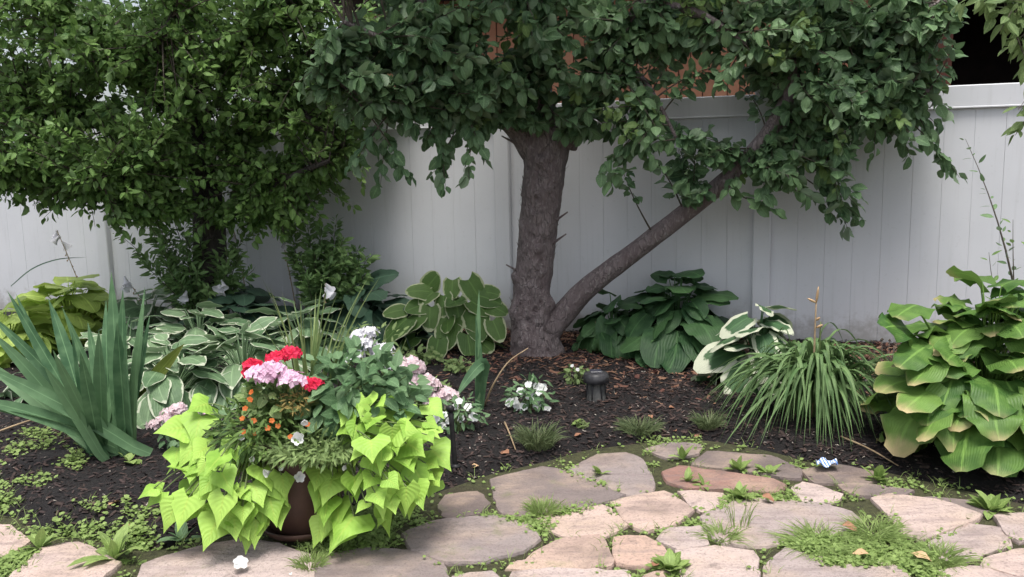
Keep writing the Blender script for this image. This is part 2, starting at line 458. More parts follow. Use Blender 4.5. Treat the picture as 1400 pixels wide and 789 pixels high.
def fence_mat():
    m, nt, out = newmat('white_vinyl'); b = NB(nt)
    tc = b.n('ShaderNodeTexCoord')
    nz = b.noise(1.3, 4, tc.outputs['Object']); n2 = b.noise(35, 3, tc.outputs['Object'])
    mp = b.n('ShaderNodeMapping'); mp.inputs['Scale'].default_value = (9, 9, 0.5); b.l(tc.outputs['Object'], mp.inputs[0])
    st = b.noise(3, 4, mp.outputs[0])
    col = b.mix(b.step(nz, 0.3, 0.75), (0.63, 0.64, 0.67), (0.69, 0.70, 0.73))
    col = b.mix(b.math('MULTIPLY', b.step(st, 0.52, 0.8), 0.16), col, (0.34, 0.35, 0.32))
    col = b.mix(b.math('MULTIPLY', b.step(n2, 0.60, 0.75), 0.10), col, (0.27, 0.28, 0.25))
    sz = b.n('ShaderNodeSeparateXYZ'); b.l(tc.outputs['Object'], sz.inputs[0])
    sp_ = b.math('SUBTRACT', b.math('MULTIPLY', b.noise(9, 6, tc.outputs['Object'], 0.7), 0.55), sz.outputs[2])
    col = b.mix(b.math('MULTIPLY', b.step(sp_, 0.0, 0.22), 0.55), col, (0.20, 0.175, 0.14))      # splashed soil and algae at the foot
    p = b.n('ShaderNodeBsdfPrincipled'); b.l(col, p.inputs['Base Color']); p.inputs['Roughness'].default_value = 0.42
    p.inputs['Specular IOR Level'].default_value = 0.35
    b.l(p.outputs[0], out.inputs[0]); return m
MAT['vinyl'] = fence_mat()

def bark_mat(name, c1, c2, c3):
    m, nt, out = newmat(name); b = NB(nt)
    tc = b.n('ShaderNodeTexCoord')
    mp = b.n('ShaderNodeMapping'); mp.inputs['Scale'].default_value = (1.2, 1.2, 0.5); b.l(tc.outputs['Object'], mp.inputs[0])
    big = b.noise(7, 5, mp.outputs[0]); fine = b.noise(38, 6, mp.outputs[0], 0.65)
    vo = b.n('ShaderNodeTexVoronoi'); vo.feature = 'DISTANCE_TO_EDGE'; vo.inputs['Scale'].default_value = 20
    wv = b.n('ShaderNodeVectorMath', operation='ADD')
    nv = b.noise(9, 3, mp.outputs[0], out=1); sc_ = b.n('ShaderNodeVectorMath', operation='SCALE'); b.l(nv, sc_.inputs[0]); sc_.inputs['Scale'].default_value = 0.14
    b.l(mp.outputs[0], wv.inputs[0]); b.l(sc_.outputs[0], wv.inputs[1]); b.l(wv.outputs[0], vo.inputs['Vector'])
    crack = b.step(vo.outputs['Distance'], 0.0, 0.09)
    col = b.mix(b.step(big, 0.35, 0.7), c1, c2)
    col = b.mix(b.math('MULTIPLY', b.step(fine, 0.5, 0.72), 0.7), col, c3)
    col = b.mix(b.math('MULTIPLY', b.math('SUBTRACT', 1.0, crack), b.math('MULTIPLY', b.step(big, 0.45, 0.62), 0.4)), col, tuple(c * 0.35 for c in c1))
    p = b.n('ShaderNodeBsdfPrincipled'); b.l(col, p.inputs['Base Color']); p.inputs['Roughness'].default_value = 0.85
    h = b.math('ADD', b.math('MULTIPLY', b.math('MULTIPLY', crack, b.step(big, 0.4, 0.6)), 0.3), b.math('MULTIPLY', fine, 1.1))
    b.l(b.bump(h, 1.0, 0.035), p.inputs['Normal'])
    b.l(p.outputs[0], out.inputs[0]); return m
MAT['bark'] = bark_mat('apple_bark', (0.17, 0.130, 0.130), (0.28, 0.23, 0.225), (0.44, 0.39, 0.375))
MAT['bark_dark'] = bark_mat('plum_bark', (0.05, 0.042, 0.038), (0.09, 0.075, 0.068), (0.15, 0.13, 0.12))

def stone_mat():
    m, nt, out = newmat('flagstone'); b = NB(nt)
    tc = b.n('ShaderNodeTexCoord'); oi = b.n('ShaderNodeObjectInfo')
    off = b.n('ShaderNodeVectorMath', operation='SCALE'); cmb = b.n('ShaderNodeCombineXYZ')
    b.l(oi.outputs['Random'], cmb.inputs[0]); b.l(b.math('FRACT', b.math('MULTIPLY', oi.outputs['Random'], 17.3)), cmb.inputs[1])
    b.l(cmb.outputs[0], off.inputs[0]); off.inputs['Scale'].default_value = 40
    ad = b.n('ShaderNodeVectorMath', operation='ADD'); b.l(tc.outputs['Object'], ad.inputs[0]); b.l(off.outputs[0], ad.inputs[1])
    v = ad.outputs[0]
    ge = b.n('ShaderNodeAttribute', attribute_name='rnd')         # per-stone hue chosen from the photograph
    base = b.ramp(ge.outputs['Fac'], [(0.0, (0.115, 0.088, 0.08)), (0.25, (0.32, 0.27, 0.26)), (0.5, (0.52, 0.42, 0.39)), (0.75, (0.56, 0.40, 0.325)), (1.0, (0.27, 0.145, 0.12))])
    big = b.noise(3.2, 4, v); mid = b.noise(11, 6, v, 0.65); fine = b.noise(90, 4, v, 0.7)
    mp = b.n('ShaderNodeMapping'); mp.inputs['Rotation'].default_value = (0, 0, 0.35); mp.inputs['Scale'].default_value = (1.0, 6.0, 1.0); b.l(v, mp.inputs[0])
    band = b.noise(3.5, 5, mp.outputs[0])
    col = b.mix(b.math('MULTIPLY', b.step(big, 0.42, 0.68), 0.5), base, (0.49, 0.37, 0.28))
    col = b.mix(b.math('MULTIPLY', b.step(band, 0.48, 0.7), 0.45), col, (0.22, 0.17, 0.17))
    col = b.mix(b.math('MULTIPLY', b.step(mid, 0.55, 0.75), 0.6), col, (0.15, 0.12, 0.11))
    col = b.mix(b.math('MULTIPLY', b.step(fine, 0.48, 0.72), 0.6), col, (0.14, 0.12, 0.11))
    col = b.mix(b.math('MULTIPLY', b.step(b.noise(5.0, 5, v, 0.7), 0.56, 0.72), 0.45), col, (0.16, 0.19, 0.07))   # moss film
    col = b.mix(b.math('MULTIPLY', b.step(b.noise(1.7, 6, v, 0.6), 0.50, 0.66), 0.5), col, (0.13, 0.10, 0.095))   # damp grime
    p = b.n('ShaderNodeBsdfPrincipled'); b.l(col, p.inputs['Base Color']); p.inputs['Roughness'].default_value = 0.78
    p.inputs['Specular IOR Level'].default_value = 0.3
    h = b.math('ADD', b.math('MULTIPLY', band, 0.5), b.math('ADD', b.math('MULTIPLY', mid, 0.6), b.math('MULTIPLY', fine, 0.25)))
    b.l(b.bump(h, 0.7, 0.035), p.inputs['Normal']); b.l(p.outputs[0], out.inputs[0]); return m
MAT['stone'] = stone_mat()

def soil_mat(name, c1, c2, c3, sc=30):
    m, nt, out = newmat(name); b = NB(nt)
    tc = b.n('ShaderNodeTexCoord')
    a1 = b.noise(sc, 6, tc.outputs['Object'], 0.7); a2 = b.noise(2.5, 4, tc.outputs['Object']); a3 = b.noise(120, 3, tc.outputs['Object'])
    col = b.mix(b.step(a1, 0.3, 0.7), c1, c2)
    col = b.mix(b.math('MULTIPLY', b.step(a2, 0.45, 0.7), 0.6), col, c3)
    col = b.mix(b.math('MULTIPLY', b.step(a3, 0.62, 0.75), 0.5), col, tuple(min(1, c * 2.5) for c in c2))
    p = b.n('ShaderNodeBsdfPrincipled'); b.l(col, p.inputs['Base Color']); p.inputs['Roughness'].default_value = 0.9
    b.l(b.bump(b.math('ADD', a1, b.math('MULTIPLY', a3, 0.3)), 1.0, 0.03), p.inputs['Normal']); b.l(p.outputs[0], out.inputs[0]); return m
MAT['soil'] = soil_mat('bed_soil', (0.005, 0.004, 0.0045), (0.014, 0.010, 0.0105), (0.009, 0.0065, 0.006))
MAT['joint'] = soil_mat('mossy_joint_soil', (0.045, 0.045, 0.020), (0.10, 0.105, 0.04), (0.06, 0.045, 0.03))
MAT['potsoil'] = MAT['soil']
MAT['cedar'] = plain('cedar_board', (0.36, 0.155, 0.085), (0.44, 0.21, 0.12), 6, 0.7, 0.3, 0.004, randmix=0.35)
MAT['darkwood'] = plain('dark_stained_wood', (0.10, 0.035, 0.022), (0.15, 0.055, 0.034), 8, 0.6, 0.2, 0.004)
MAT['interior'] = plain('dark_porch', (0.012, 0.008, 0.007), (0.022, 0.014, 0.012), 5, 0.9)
MAT['shingle'] = plain('roof_felt', (0.06, 0.055, 0.05), (0.10, 0.09, 0.085), 30, 0.9, 0.5)

# ------------------------------------------------------------------ the ground
def build_ground():
    xs = np.concatenate([[-300, -120, -50, -20, -10, -7], np.arange(-5.2, 5.21, 0.07), [7, 10, 20, 50, 120, 300]])
    ys = np.concatenate([[-100, -30, -8, -3, 0], np.arange(1.0, 9.4, 0.07), [10, 12, 16, 24, 50, 120, 400]])
    Z = np.array([[terr(x, y) if -6 < x < 6 and y < 9 else (FBASE - 0.03 if y >= fence_y(np.clip(x, -6, 6)) else -0.03) for x in xs] for y in ys])
    X, Y = np.meshgrid(xs, ys)
    V = np.stack([X, Y, Z], -1).reshape(-1, 3)
    m = len(xs); i = np.arange(len(ys) - 1)[:, None] * m; k = np.arange(m - 1)[None]
    Q = np.stack([i + k, i + k + 1, i + m + k + 1, i + m + k], -1).reshape(-1, 4)
    g = Geo(); g.add(V, Q)
    o = link('ground', g.mesh('ground', MAT['soil']))
    tag(o, 'dark mulched garden bed rising to the fence', 'ground', kind='structure')
build_ground()

STONES = [
 (0.12, [(675,651),(744,635),(765,639),(852,676),(780,693),(711,702),(687,698),(680,677)]),
 (0.22, [(777,640),(821,619),(857,618),(876,627),(891,659),(889,669),(865,676),(822,659)]),
 (0.22, [(553,728),(600,711),(675,704),(720,713),(732,734),(711,749),(662,762),(610,765),(566,748)]),
 (0.05, [(603,688),(615,675),(653,672),(664,688),(650,701),(612,707)]),
 (0.62, [(733,706),(826,688),(853,716),(824,729),(768,727)]),
 (0.66, [(839,683),(911,670),(944,696),(921,714),(878,722),(857,709)]),
 (0.72, [(765,736),(821,731),(833,764),(829,771),(788,773),(690,771),(720,764)]),
 (0.80, [(845,733),(883,732),(905,747),(907,764),(878,771),(845,765)]),
 (0.42, [(902,735),(921,722),(960,721),(963,743),(924,747)]),
 (0.52, [(930,750),(980,747),(1030,754),(1031,800),(942,800)]),
 (0.33, [(962,704),(1018,681),(1114,683),(1164,697),(1182,717),(1150,724),(1043,741),(988,738),(966,718)]),
 (0.98, [(911,643),(932,637),(1057,656),(1070,664),(1057,671),(1032,669),(936,663),(914,656)]),
 (0.08, [(946,631),(971,615),(1054,622),(1094,641),(1089,652),(1036,643)]),
 (0.06, [(1102,641),(1150,634),(1192,642),(1204,655),(1112,657)]),
 (0.55, [(932,668),(989,674),(986,687),(955,696)]),
 (0.50, [(1086,664),(1104,659),(1150,674),(1136,683),(1096,681)]),
 (0.56, [(1196,679),(1221,675),(1293,686),(1341,703),(1304,717),(1254,735),(1239,728),(1222,706)]),
 (0.10, [(1150,661),(1207,665),(1250,672),(1190,675),(1163,672)]),
 (0.40, [(1272,740),(1329,715),(1374,721),(1376,741),(1311,762),(1281,756)]),
 (0.58, [(1343,768),(1400,750),(1440,755),(1430,786),(1390,783)]),
 (0.33, [(1050,772),(1079,747),(1114,753),(1129,770),(1221,771),(1240,790),(1230,812),(1055,812)]),
 (0.55, [(1290,778),(1346,774),(1400,788),(1410,818),(1290,818)]),
 (0.45, [(1366,704),(1440,700),(1450,730),(1388,736)]),
 (0.48, [(705,782),(770,779),(860,781),(850,803),(690,806)]),
 (0.70, [(885,785),(913,778),(915,797),(886,798)]),
 (0.35, [(625,786),(676,781),(684,810),(600,812)]),
 (0.16, [(432,762),(500,748),(560,752),(602,768),(614,800),(440,805)]),
 (0.58, [(12,792),(64,745),(105,741),(160,770),(132,790),(118,815),(8,815)]),
 (0.46, [(192,790),(199,769),(282,745),(330,738),(378,745),(420,760),(426,810),(300,822),(190,818)]),
 (0.60, [(-60,716),(10,717),(38,737),(0,758),(-55,768)]),
 (0.18, [(885,611),(920,604),(958,606),(950,618),(910,624)]),
 (0.10, [(1262,676),(1330,684),(1380,698),(1350,700),(1300,686)]),
]
def in_poly(x, y, P):
    c = False; j = len(P) - 1
    for i in range(len(P)):
        if (P[i][1] > y) != (P[j][1] > y) and x < (P[j][0] - P[i][0]) * (y - P[i][1]) / (P[j][1] - P[i][1]) + P[i][0]: c = not c
        j = i
    return c
WST = []
def build_patio():
    xs = np.arange(-6, 6.01, 0.06)
    V = []; Q = []
    for i, x in enumerate(xs):
        e = edge_y(x)
        V += [(x, y, 0.0) for y in (-4.0, 0.5, 1.8)] + [(x, 1.8 + (e - 0.02 - 1.8) * k / 12, 0.006 * n3(x * 5, k)) for k in range(1, 13)] + [(x, e + 0.05, -0.02)]
    m = 16
    for i in range(len(xs) - 1):
        for k in range(m - 1): Q.append((i * m + k, (i + 1) * m + k, (i + 1) * m + k + 1, i * m + k + 1))
    g = Geo(); g.add(V, Q)
    pat = link('patio', g.mesh('patio', MAT['joint']))
    tag(pat, 'irregular flagstone patio with weeds in its joints', 'patio', kind='structure')
    polys = []
    for hue, P in STONES: polys.append((hue, np.array([flat(px, py, 0.02)[:2] for px, py in P])))
    # the patio goes on beyond the frame
    for gy in np.arange(0.6, 4.3, 0.46):
        for gx in np.arange(-5.2, 5.2, 0.62):
            x = gx + 0.2 * RS.randn() * 0.4 + (0.31 if int(gy / 0.46) % 2 else 0); y = gy
            q = np.array([[x - .28, y - .19], [x + .02, y - .21], [x + .28, y - .18], [x + .29, y + .17], [x - .03, y + .2], [x - .28, y + .18]]) + RS.randn(6, 2) * 0.03
            if any(q[:, 1] > edge_y(q[:, 0]) - 0.05): continue
            px, py, zz = project(np.c_[q, np.zeros(6)])
            if zz.min() < 0.3: 
                ok = True
            else:
                ok = not np.any((px > -70) & (px < 1460) & (py < 815))
            if ok and any(in_poly(a, b, p) for a, b in q for _, p in polys): ok = False
            if ok: polys.append((RS.rand() * 0.8, q))
    for si, (hue, P) in enumerate(polys):
        WST.append(P)
        n = len(P); c = P.mean(0)
        if np.sum(P[:, 0] * np.roll(P[:, 1], -1) - np.roll(P[:, 0], -1) * P[:, 1]) < 0: P = P[::-1]
        per = []
        for i in range(n):                           # rough edge, corners a little rounded
            a, b2 = P[i], P[(i + 1) % n]; L = np.linalg.norm(b2 - a); k = max(3, int(L / 0.035))
            nn = np.array([b2[1] - a[1], a[0] - b2[0]]) / (L + 1e-9)
            for t in np.arange(k) / k:
                q = a + (b2 - a) * t
                per.append(q + nn * (0.009 * n3(q[0] * 7, q[1] * 7, si) + 0.010 * n3(q[0] * 30, q[1] * 30, si) + 0.020))
        per = np.array(per); N = len(per)
        tilt = RS.randn(2) * 0.008; h = 0.010 + RS.rand() * 0.010
        def top(q): return h + (q - c) @ tilt
        rings = []
        for s, dz in ((1.0, -0.06), (1.0, -0.010), (0.985, 0.0)):
            q = c + (per - c) * s
            rings.append(np.c_[q, top(q) + dz - (0.004 * np.array([abs(n3(a * 20, b * 20, si)) for a, b in q]) if dz > -0.05 else 0)])
        # inner rings so the face can undulate
        for s in (0.9, 0.7, 0.4):
            q = c + (per - c) * s
            rings.append(np.c_[q, top(q) + np.array([0.008 * n3(a * 6, b * 6, si) + 0.004 * n3(a * 17, b * 17, si) for a, b in q])])
        V = np.concatenate(rings + [[[c[0], c[1], top(c)]]])
        Q = []; T = []
        for r in range(len(rings) - 1):
            for i in range(N): Q.append((r * N + i, r * N + (i + 1) % N, (r + 1) * N + (i + 1) % N, (r + 1) * N + i))
        r = len(rings) - 1
        for i in range(N): T.append((r * N + i, r * N + (i + 1) % N, len(rings) * N))
        g = Geo(); g.add(V, Q, T, None, hue)
        o = link('flagstone', g.mesh('flagstone', MAT['stone'], (c[0], c[1], 0), smooth=False), pat)
        o.location = (c[0], c[1], 0)
    return pat
PATIO = build_patio()
_bb = np.array([[*P.min(0), *P.max(0)] for P in WST])
_wl = [P.tolist() for P in WST]
def on_stone(x, y):
    c = np.nonzero((_bb[:, 0] < x) & (_bb[:, 1] < y) & (_bb[:, 2] > x) & (_bb[:, 3] > y))[0]
    return any(in_poly(x, y, _wl[i]) for i in c)

# ------------------------------------------------------------------ fence
def box_geo(g, c, ax, half, bev=0.004):
    """bevelled box: centre, 3 axis vectors (rows), half sizes"""
    ax = np.array(ax); hx, hy, hz = half; V = []
    b = min(bev, hx * .4, hy * .4, hz * .4)
    pts = []
    for z in (-hz, -hz + b, hz - b, hz):
        i = b if abs(z) == hz else 0.0
        x, y = hx - i, hy - i
        pts += [(-x + b, -y, z), (x - b, -y, z), (x, -y + b, z), (x, y - b, z), (x - b, y, z), (-x + b, y, z), (-x, y - b, z), (-x, -y + b, z)]
    V = np.array(c) + np.array(pts) @ ax
    Q = [(r * 8 + i, r * 8 + (i + 1) % 8, (r + 1) * 8 + (i + 1) % 8, (r + 1) * 8 + i) for r in range(3) for i in range(8)]
    for o, f in ((0, -1), (24, 1)):
        q = [(o + 0, o + 1, o + 2, o + 7), (o + 7, o + 2, o + 3, o + 6), (o + 6, o + 3, o + 4, o + 5)]
        Q += [t if f > 0 else t[::-1] for t in q]
    g.add(V, Q)
    return g

def fence_s(px, py=300):
    d = ray(px, py); t = FD / (d[1] - math.tan(FYAW) * d[0]); q = d * t
    return q[0] / math.cos(FYAW)
def fpt(s, z, out=0.0): return np.array([0, FD, 0]) + FT * s + FN * out + np.array([0, 0, z])
def build_fence():
    base = fpt(0, FBASE)
    th = thing('fence', base, 'tall white vinyl privacy fence with tongue and groove boards behind the garden bed', 'fence')
    AX = [FT, -FN, np.array([0, 0, 1.0])]
    s0, s1 = fence_s(690), fence_s(1042)
    step = s1 - s0
    PW = 0.127
    posts = [s0 + step * k for k in range(-5, 4)]
    H = 1.83
    for k, s in enumerate(posts):
        g = Geo(); box_geo(g, fpt(s, FBASE + H / 2 - 0.2, 0.0), AX, (PW / 2, PW / 2, H / 2 + 0.206), 0.008)
        p = part('post', g, MAT['vinyl'], th, smooth=False)
        g = Geo(); box_geo(g, fpt(s, FBASE + H + 0.022, 0.0), AX, (PW / 2 + .008, PW / 2 + .008, 0.014), 0.008)
        part('post_cap', g, MAT['vinyl'], p, smooth=False)
    for k in range(len(posts) - 1):
        a, b = posts[k] + PW / 2, posts[k + 1] - PW / 2
        g = Geo(); box_geo(g, fpt((a + b) / 2, FBASE + H - 0.08, 0.0), AX, ((b - a) / 2 - 0.001, 0.035, 0.078), 0.006)
        box_geo(g, fpt((a + b) / 2, FBASE + H - 0.150, 0.0), AX, ((b - a) / 2 - 0.001, 0.038, 0.006), 0.003)
        part('top_rail', g, MAT['vinyl'], th, smooth=False)
        n = 10; w_ = (b - a) / n
        for i in range(n):
            c = a + w_ * (i + 0.5)
            g = Geo(); box_geo(g, fpt(c, FBASE + (H - 0.16) / 2 - 0.05, 0.0006 * RS.randn()), AX, (w_ / 2 - 0.0004, 0.011, (H - 0.14) / 2 + 0.05), 0.0013)
            part('board', g, MAT['vinyl'], th, smooth=False)
        g = Geo(); box_geo(g, fpt((a + b) / 2, FBASE + H / 2 - 0.06, -0.004), AX, ((b - a) / 2 - 0.002, 0.004, H / 2 - 0.1), 0.001)
        part('tongue_backing', g, MAT['vinyl'], th, smooth=False)
build_fence()

# ------------------------------------------------------------------ the neighbour's cedar house behind the fence
def build_house():
    D = 4.2
    def hs_(px):
        d = ray(px, 80); t = (FD + D / math.cos(FYAW)) / (d[1] - math.tan(FYAW) * d[0]); q = d * t - np.array([0, FD, 0])
        return q @ FT
    a, b, e = hs_(500), hs_(1268), hs_(1800)
    th = thing('neighbour_house', fpt(a, FBASE, -D), 'red cedar clad house seen through the leaves above the fence', 'house')
    AX = [FT, -FN, np.array([0, 0, 1.0])]
    n = int((b - a) / 0.145); w_ = (b - a) / n
    for i in range(n):
        g = Geo(); box_geo(g, fpt(a + w_ * (i + .5), FBASE + 1.75, -D + 0.004 * RS.randn()), AX, (w_ / 2 - 0.006, 0.012, 1.78), 0.005)
        part('board', g, MAT['cedar'], th, smooth=False)
    g = Geo(); box_geo(g, fpt((a + b) / 2, FBASE + 1.75, -D - 0.12), AX, ((b - a) / 2, 0.1, 1.76)); part('wall', g, MAT['darkwood'], th, smooth=False)
    # open porch to the right: posts, deep dark back wall, floor, roof
    for px in (1285, 1560):
        s = hs_(px)
        g = Geo(); box_geo(g, fpt(s, FBASE + 1.75, -D + 0.05), AX, (0.10, 0.10, 1.75), 0.01); part('porch_post', g, MAT['darkwood'], th, smooth=False)
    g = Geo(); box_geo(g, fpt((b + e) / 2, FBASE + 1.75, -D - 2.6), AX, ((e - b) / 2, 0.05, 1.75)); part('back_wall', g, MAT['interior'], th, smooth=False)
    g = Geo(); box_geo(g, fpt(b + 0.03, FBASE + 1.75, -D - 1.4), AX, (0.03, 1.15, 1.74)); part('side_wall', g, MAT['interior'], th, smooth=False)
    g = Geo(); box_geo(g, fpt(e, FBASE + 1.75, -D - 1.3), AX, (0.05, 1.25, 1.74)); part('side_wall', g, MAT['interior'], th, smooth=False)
    g = Geo(); box_geo(g, fpt((b + e) / 2, FBASE + 0.5, -D + 0.0), AX, ((e - b) / 2 - 0.1, 0.04, 0.5)); part('porch_skirt', g, MAT['darkwood'], th, smooth=False)
    g = Geo(); box_geo(g, fpt((b + e) / 2 + .1, FBASE + 3.35, -D + 0.02), AX, ((e - b) / 2, 0.06, 0.16)); part('porch_beam', g, MAT['darkwood'], th, smooth=False)
    g = Geo(); box_geo(g, fpt((a + e) / 2, FBASE + 3.60, -D - 1.2), AX, ((e - a) / 2 + .4, 1.9, 0.07)); part('roof', g, MAT['shingle'], th, smooth=False)
build_house()

def lathe(c, prof, n=40):
    V = []; Q = []
    th = np.linspace(0, 2 * np.pi, n, endpoint=False)
    for r, z in prof: V.append(np.stack([c[0] + r * np.cos(th), c[1] + r * np.sin(th), np.full(n, c[2] + z)], 1))
    for i in range(len(prof) - 1):
        for k in range(n): Q.append((i * n + k, i * n + (k + 1) % n, (i + 1) * n + (k + 1) % n, (i + 1) * n + k))
    return dict(V=np.concatenate(V), Q=Q)

# ------------------------------------------------------------------ trees
def limb(path, rpx, n, bump=0.06, freq=7, seg=14, seed=0.0, lobes=None):
    P = smooth_path([at(x, y, Y) for x, y, Y in path], n)
    rr = np.interp(np.linspace(0, 1, n), np.linspace(0, 1, len(rpx)), rpx)
    R = rr * np.array([ppm(q[1]) for q in P])
    return P, R, tube(P, R, seg, bump, freq, True, seed, lobes)

class Crown:
    def __init__(s, skeleton, temps, mat, young=None):
        s.sk = np.concatenate(skeleton); s.tw = Geo(); s.lv = Leaves(temps, mat); s.yl = Leaves(temps, young) if young else None
    def spray(s, tip, droop, nleaf, size, spread=0.5, maxlen=0.85, rtw=0.0045, face=0.45, young=False, hang=0.45):
        d = np.linalg.norm(s.sk - tip, axis=1); o = s.sk[np.argsort(d)[RS.randint(0, min(14, len(d)))]]
        v = tip - o; L = np.linalg.norm(v)
        mid = o + v * 0.5 + np.array([0, 0, droop * L * (0.4 + 0.4 * RS.rand())]) + RS.randn(3) * 0.06 * L
        t = np.linspace(0, 1, 9)[:, None]
        C = (1 - t) ** 2 * o + 2 * t * (1 - t) * mid + t * t * tip
        s.tw.add(**tube(C, np.linspace(rtw * (1 + min(L, 2.0)), 0.0012, 9), 5, cap=False))
        lf = min(1.0, maxlen / (L + 1e-6)); t0 = 1 - lf
        lv = s.yl if (young and s.yl) else s.lv
        tone = RS.rand() ** 1.3
        for j in range(nleaf):
            u = t0 + (1 - t0) * (0.15 + 0.85 * (j + RS.rand()) / nleaf)
            p = (1 - u) ** 2 * o + 2 * u * (1 - u) * mid + u * u * tip
            tg = nrm(2 * (1 - u) * (mid - o) + 2 * u * (tip - mid))
            r = RS.randn(3); r = nrm(r - tg * (r @ tg))
            dr = tg * (0.35 + 0.5 * RS.rand()) + r * spread * 1.6 + np.array([0, 0, -hang])
            nn = np.array([0, 0, 0.9]) + np.array([-0.15, -1.0, 0]) * face + RS.randn(3) * 0.68
            if s.lv is lv: sz = size
            else: sz = size * 0.8
            lv.add(p + r * 0.012, nrm(dr), nn, sz * (0.45 + 0.8 * RS.rand()), .72 * tone + .28 * RS.rand())
    def blob(s, px, py, Y, rx, ry, rz, n, **kw):
        c = at(px, py, Y)
        for _ in range(n):
            q = nrm(RS.randn(3)) * RS.rand() ** 0.45
            s.spray(c + q * (rx, ry, rz), young=RS.rand() < kw.get('yp', 0.06), **{k: v for k, v in kw.items() if k != 'yp'})

def build_apple():
    base = ground(735, 479)
    th = thing('apple_tree', base, 'tall apple tree with gnarled grey brown trunk forked low and long drooping leafy boughs', 'tree')
    Yt = base[1]
    F_ = Yt - .145
    knots = [(at(704, 428, F_ + .03), 0.060, 0.050), (at(757, 415, F_ + .08), 0.060, 0.045), (at(701, 378, Yt - .06), 0.060, 0.032), (at(716, 468, F_), .05, .06), (at(722, 440, F_), -.03, .018),
             (at(704, 428, F_), -0.035, 0.022), (at(760, 190, Yt), 0.05, .07), (at(722, 195, Yt), 0.05, .07), (at(742, 208, F_), -.035, .022), (at(738, 232, F_), -.03, .018), (at(741, 222, F_), .03, .03)]
    rk = np.random.RandomState(5)
    for py_ in range(190, 470, 7):                     # scabby vertical scars down the front of the trunk
        px_ = np.interp(py_, [190, 330, 470], [742, 733, 730]) + rk.randn() * 11
        knots.append((at(px_, py_ + rk.randn() * 3, F_ + .01), rk.choice([-.022, .016, -.03, .02]), rk.uniform(.009, .02)))
    def lob(q):
        r = np.zeros(len(q))
        for c, a, sg in knots: r += a * np.exp(-((q - c) ** 2).sum(1) / (2 * sg * sg))
        return r
    g = Geo()
    P1, R1, tb = limb([(735, 500, Yt), (732, 470, Yt), (727, 440, Yt), (727, 400, Yt), (733, 340, Yt), (740, 270, Yt), (746, 215, Yt), (748, 165, Yt)],
                      [46, 34, 29, 25, 25.5, 27, 29, 27], 150, 0.085, 13, 76, 0.0, lob)
    g.add(**tb)
    trunk = part('trunk', g, MAT['bark'], th)
    sk = []
    def add(path, rpx, n=26, seg=14, name='limb', bump=.07):
        P, R, t = limb(path, rpx, n, bump, 9, seg, RS.rand() * 9)
        gg = Geo(); gg.add(**t); part(name, gg, MAT['bark'], th); sk.append(P[2:]); return P
    add([(742, 462, Yt), (768, 432, Yt - .02), (805, 392, Yt - .08), (865, 346, Yt - .15), (930, 296, Yt - .25), (1000, 240, Yt - .32), (1045, 190, Yt - .38), (1070, 150, Yt - .42), (1092, 90, Yt - .48), (1100, 20, Yt - .55), (1090, -90, Yt - .6)],
        [19, 17, 14.5, 13, 12.5, 12, 11.5, 11, 9, 7, 5], 50, 20)
    add([(768, 195, Yt), (800, 135, Yt - .1), (840, 70, Yt - .25), (885, 0, Yt - .4), (930, -90, Yt - .5)], [22, 16, 14, 12, 8], 28)
    add([(728, 205, Yt), (700, 172, Yt - .1), (655, 130, Yt - .3), (612, 80, Yt - .45), (585, 20, Yt - .55), (560, -80, Yt - .6)], [18, 13, 11, 10, 8, 6], 28)
    add([(748, 190, Yt), (738, 120, Yt - .1), (728, 50, Yt - .25), (712, -60, Yt - .5)], [24, 15, 12, 9], 26)
    add([(655, 130, Yt - .3), (590, 130, Yt - .5), (520, 140, Yt - .7), (460, 110, Yt - .85)], [8, 6, 4.5, 3], 16, 8, 'branch')
    add([(1050, 180, Yt - .38), (1120, 140, Yt - .5), (1200, 118, Yt - .6), (1270, 125, Yt - .65)], [9, 6, 5, 3], 16, 8, 'branch')
    add([(1095, 70, Yt - .5), (1170, 40, Yt - .6), (1260, 15, Yt - .7), (1330, -20, Yt - .75)], [8, 6, 5, 3], 16, 8, 'branch')
    add([(840, 70, Yt - .25), (880, 110, Yt - .35), (905, 150, Yt - .45), (925, 190, Yt - .5)], [5, 4, 3, 2], 14, 8, 'branch')
    add([(885, 0, Yt - .4), (960, 20, Yt - .55), (1020, 60, Yt - .65)], [7, 5, 3], 14, 8, 'branch')
    add([(612, 80, Yt - .45), (540, 60, Yt - .7), (470, 30, Yt - .9)], [6, 4.5, 3], 14, 8, 'branch')
    add([(930, -90, Yt - .5), (940, -200, Yt - 1.0), (900, -300, Yt - 1.6)], [8, 6, 4], 14, 8, 'branch')
    add([(712, -60, Yt - .5), (690, -200, Yt - 1.1), (660, -300, Yt - 1.7)], [9, 7, 4], 14, 8, 'branch')
    add([(1090, -90, Yt - .6), (1150, -180, Yt - 1.1), (1200, -260, Yt - 1.5)], [6, 5, 3], 14, 8, 'branch')
    temps = [leaf_template(rt, 5, 2, cu, c, 0.18, i, a=.85) for i, (rt, cu, c) in enumerate(((.66, .2, .3), (.6, .5, .65), (.72, .12, .1), (.62, .6, 1.0), (.66, .3, -.4), (.58, .35, .5)))]
    cr = Crown(sk, temps, MAT['apple'], MAT['apple_young'])
    K = dict(droop=0.12, nleaf=28, size=0.095, spread=.6)
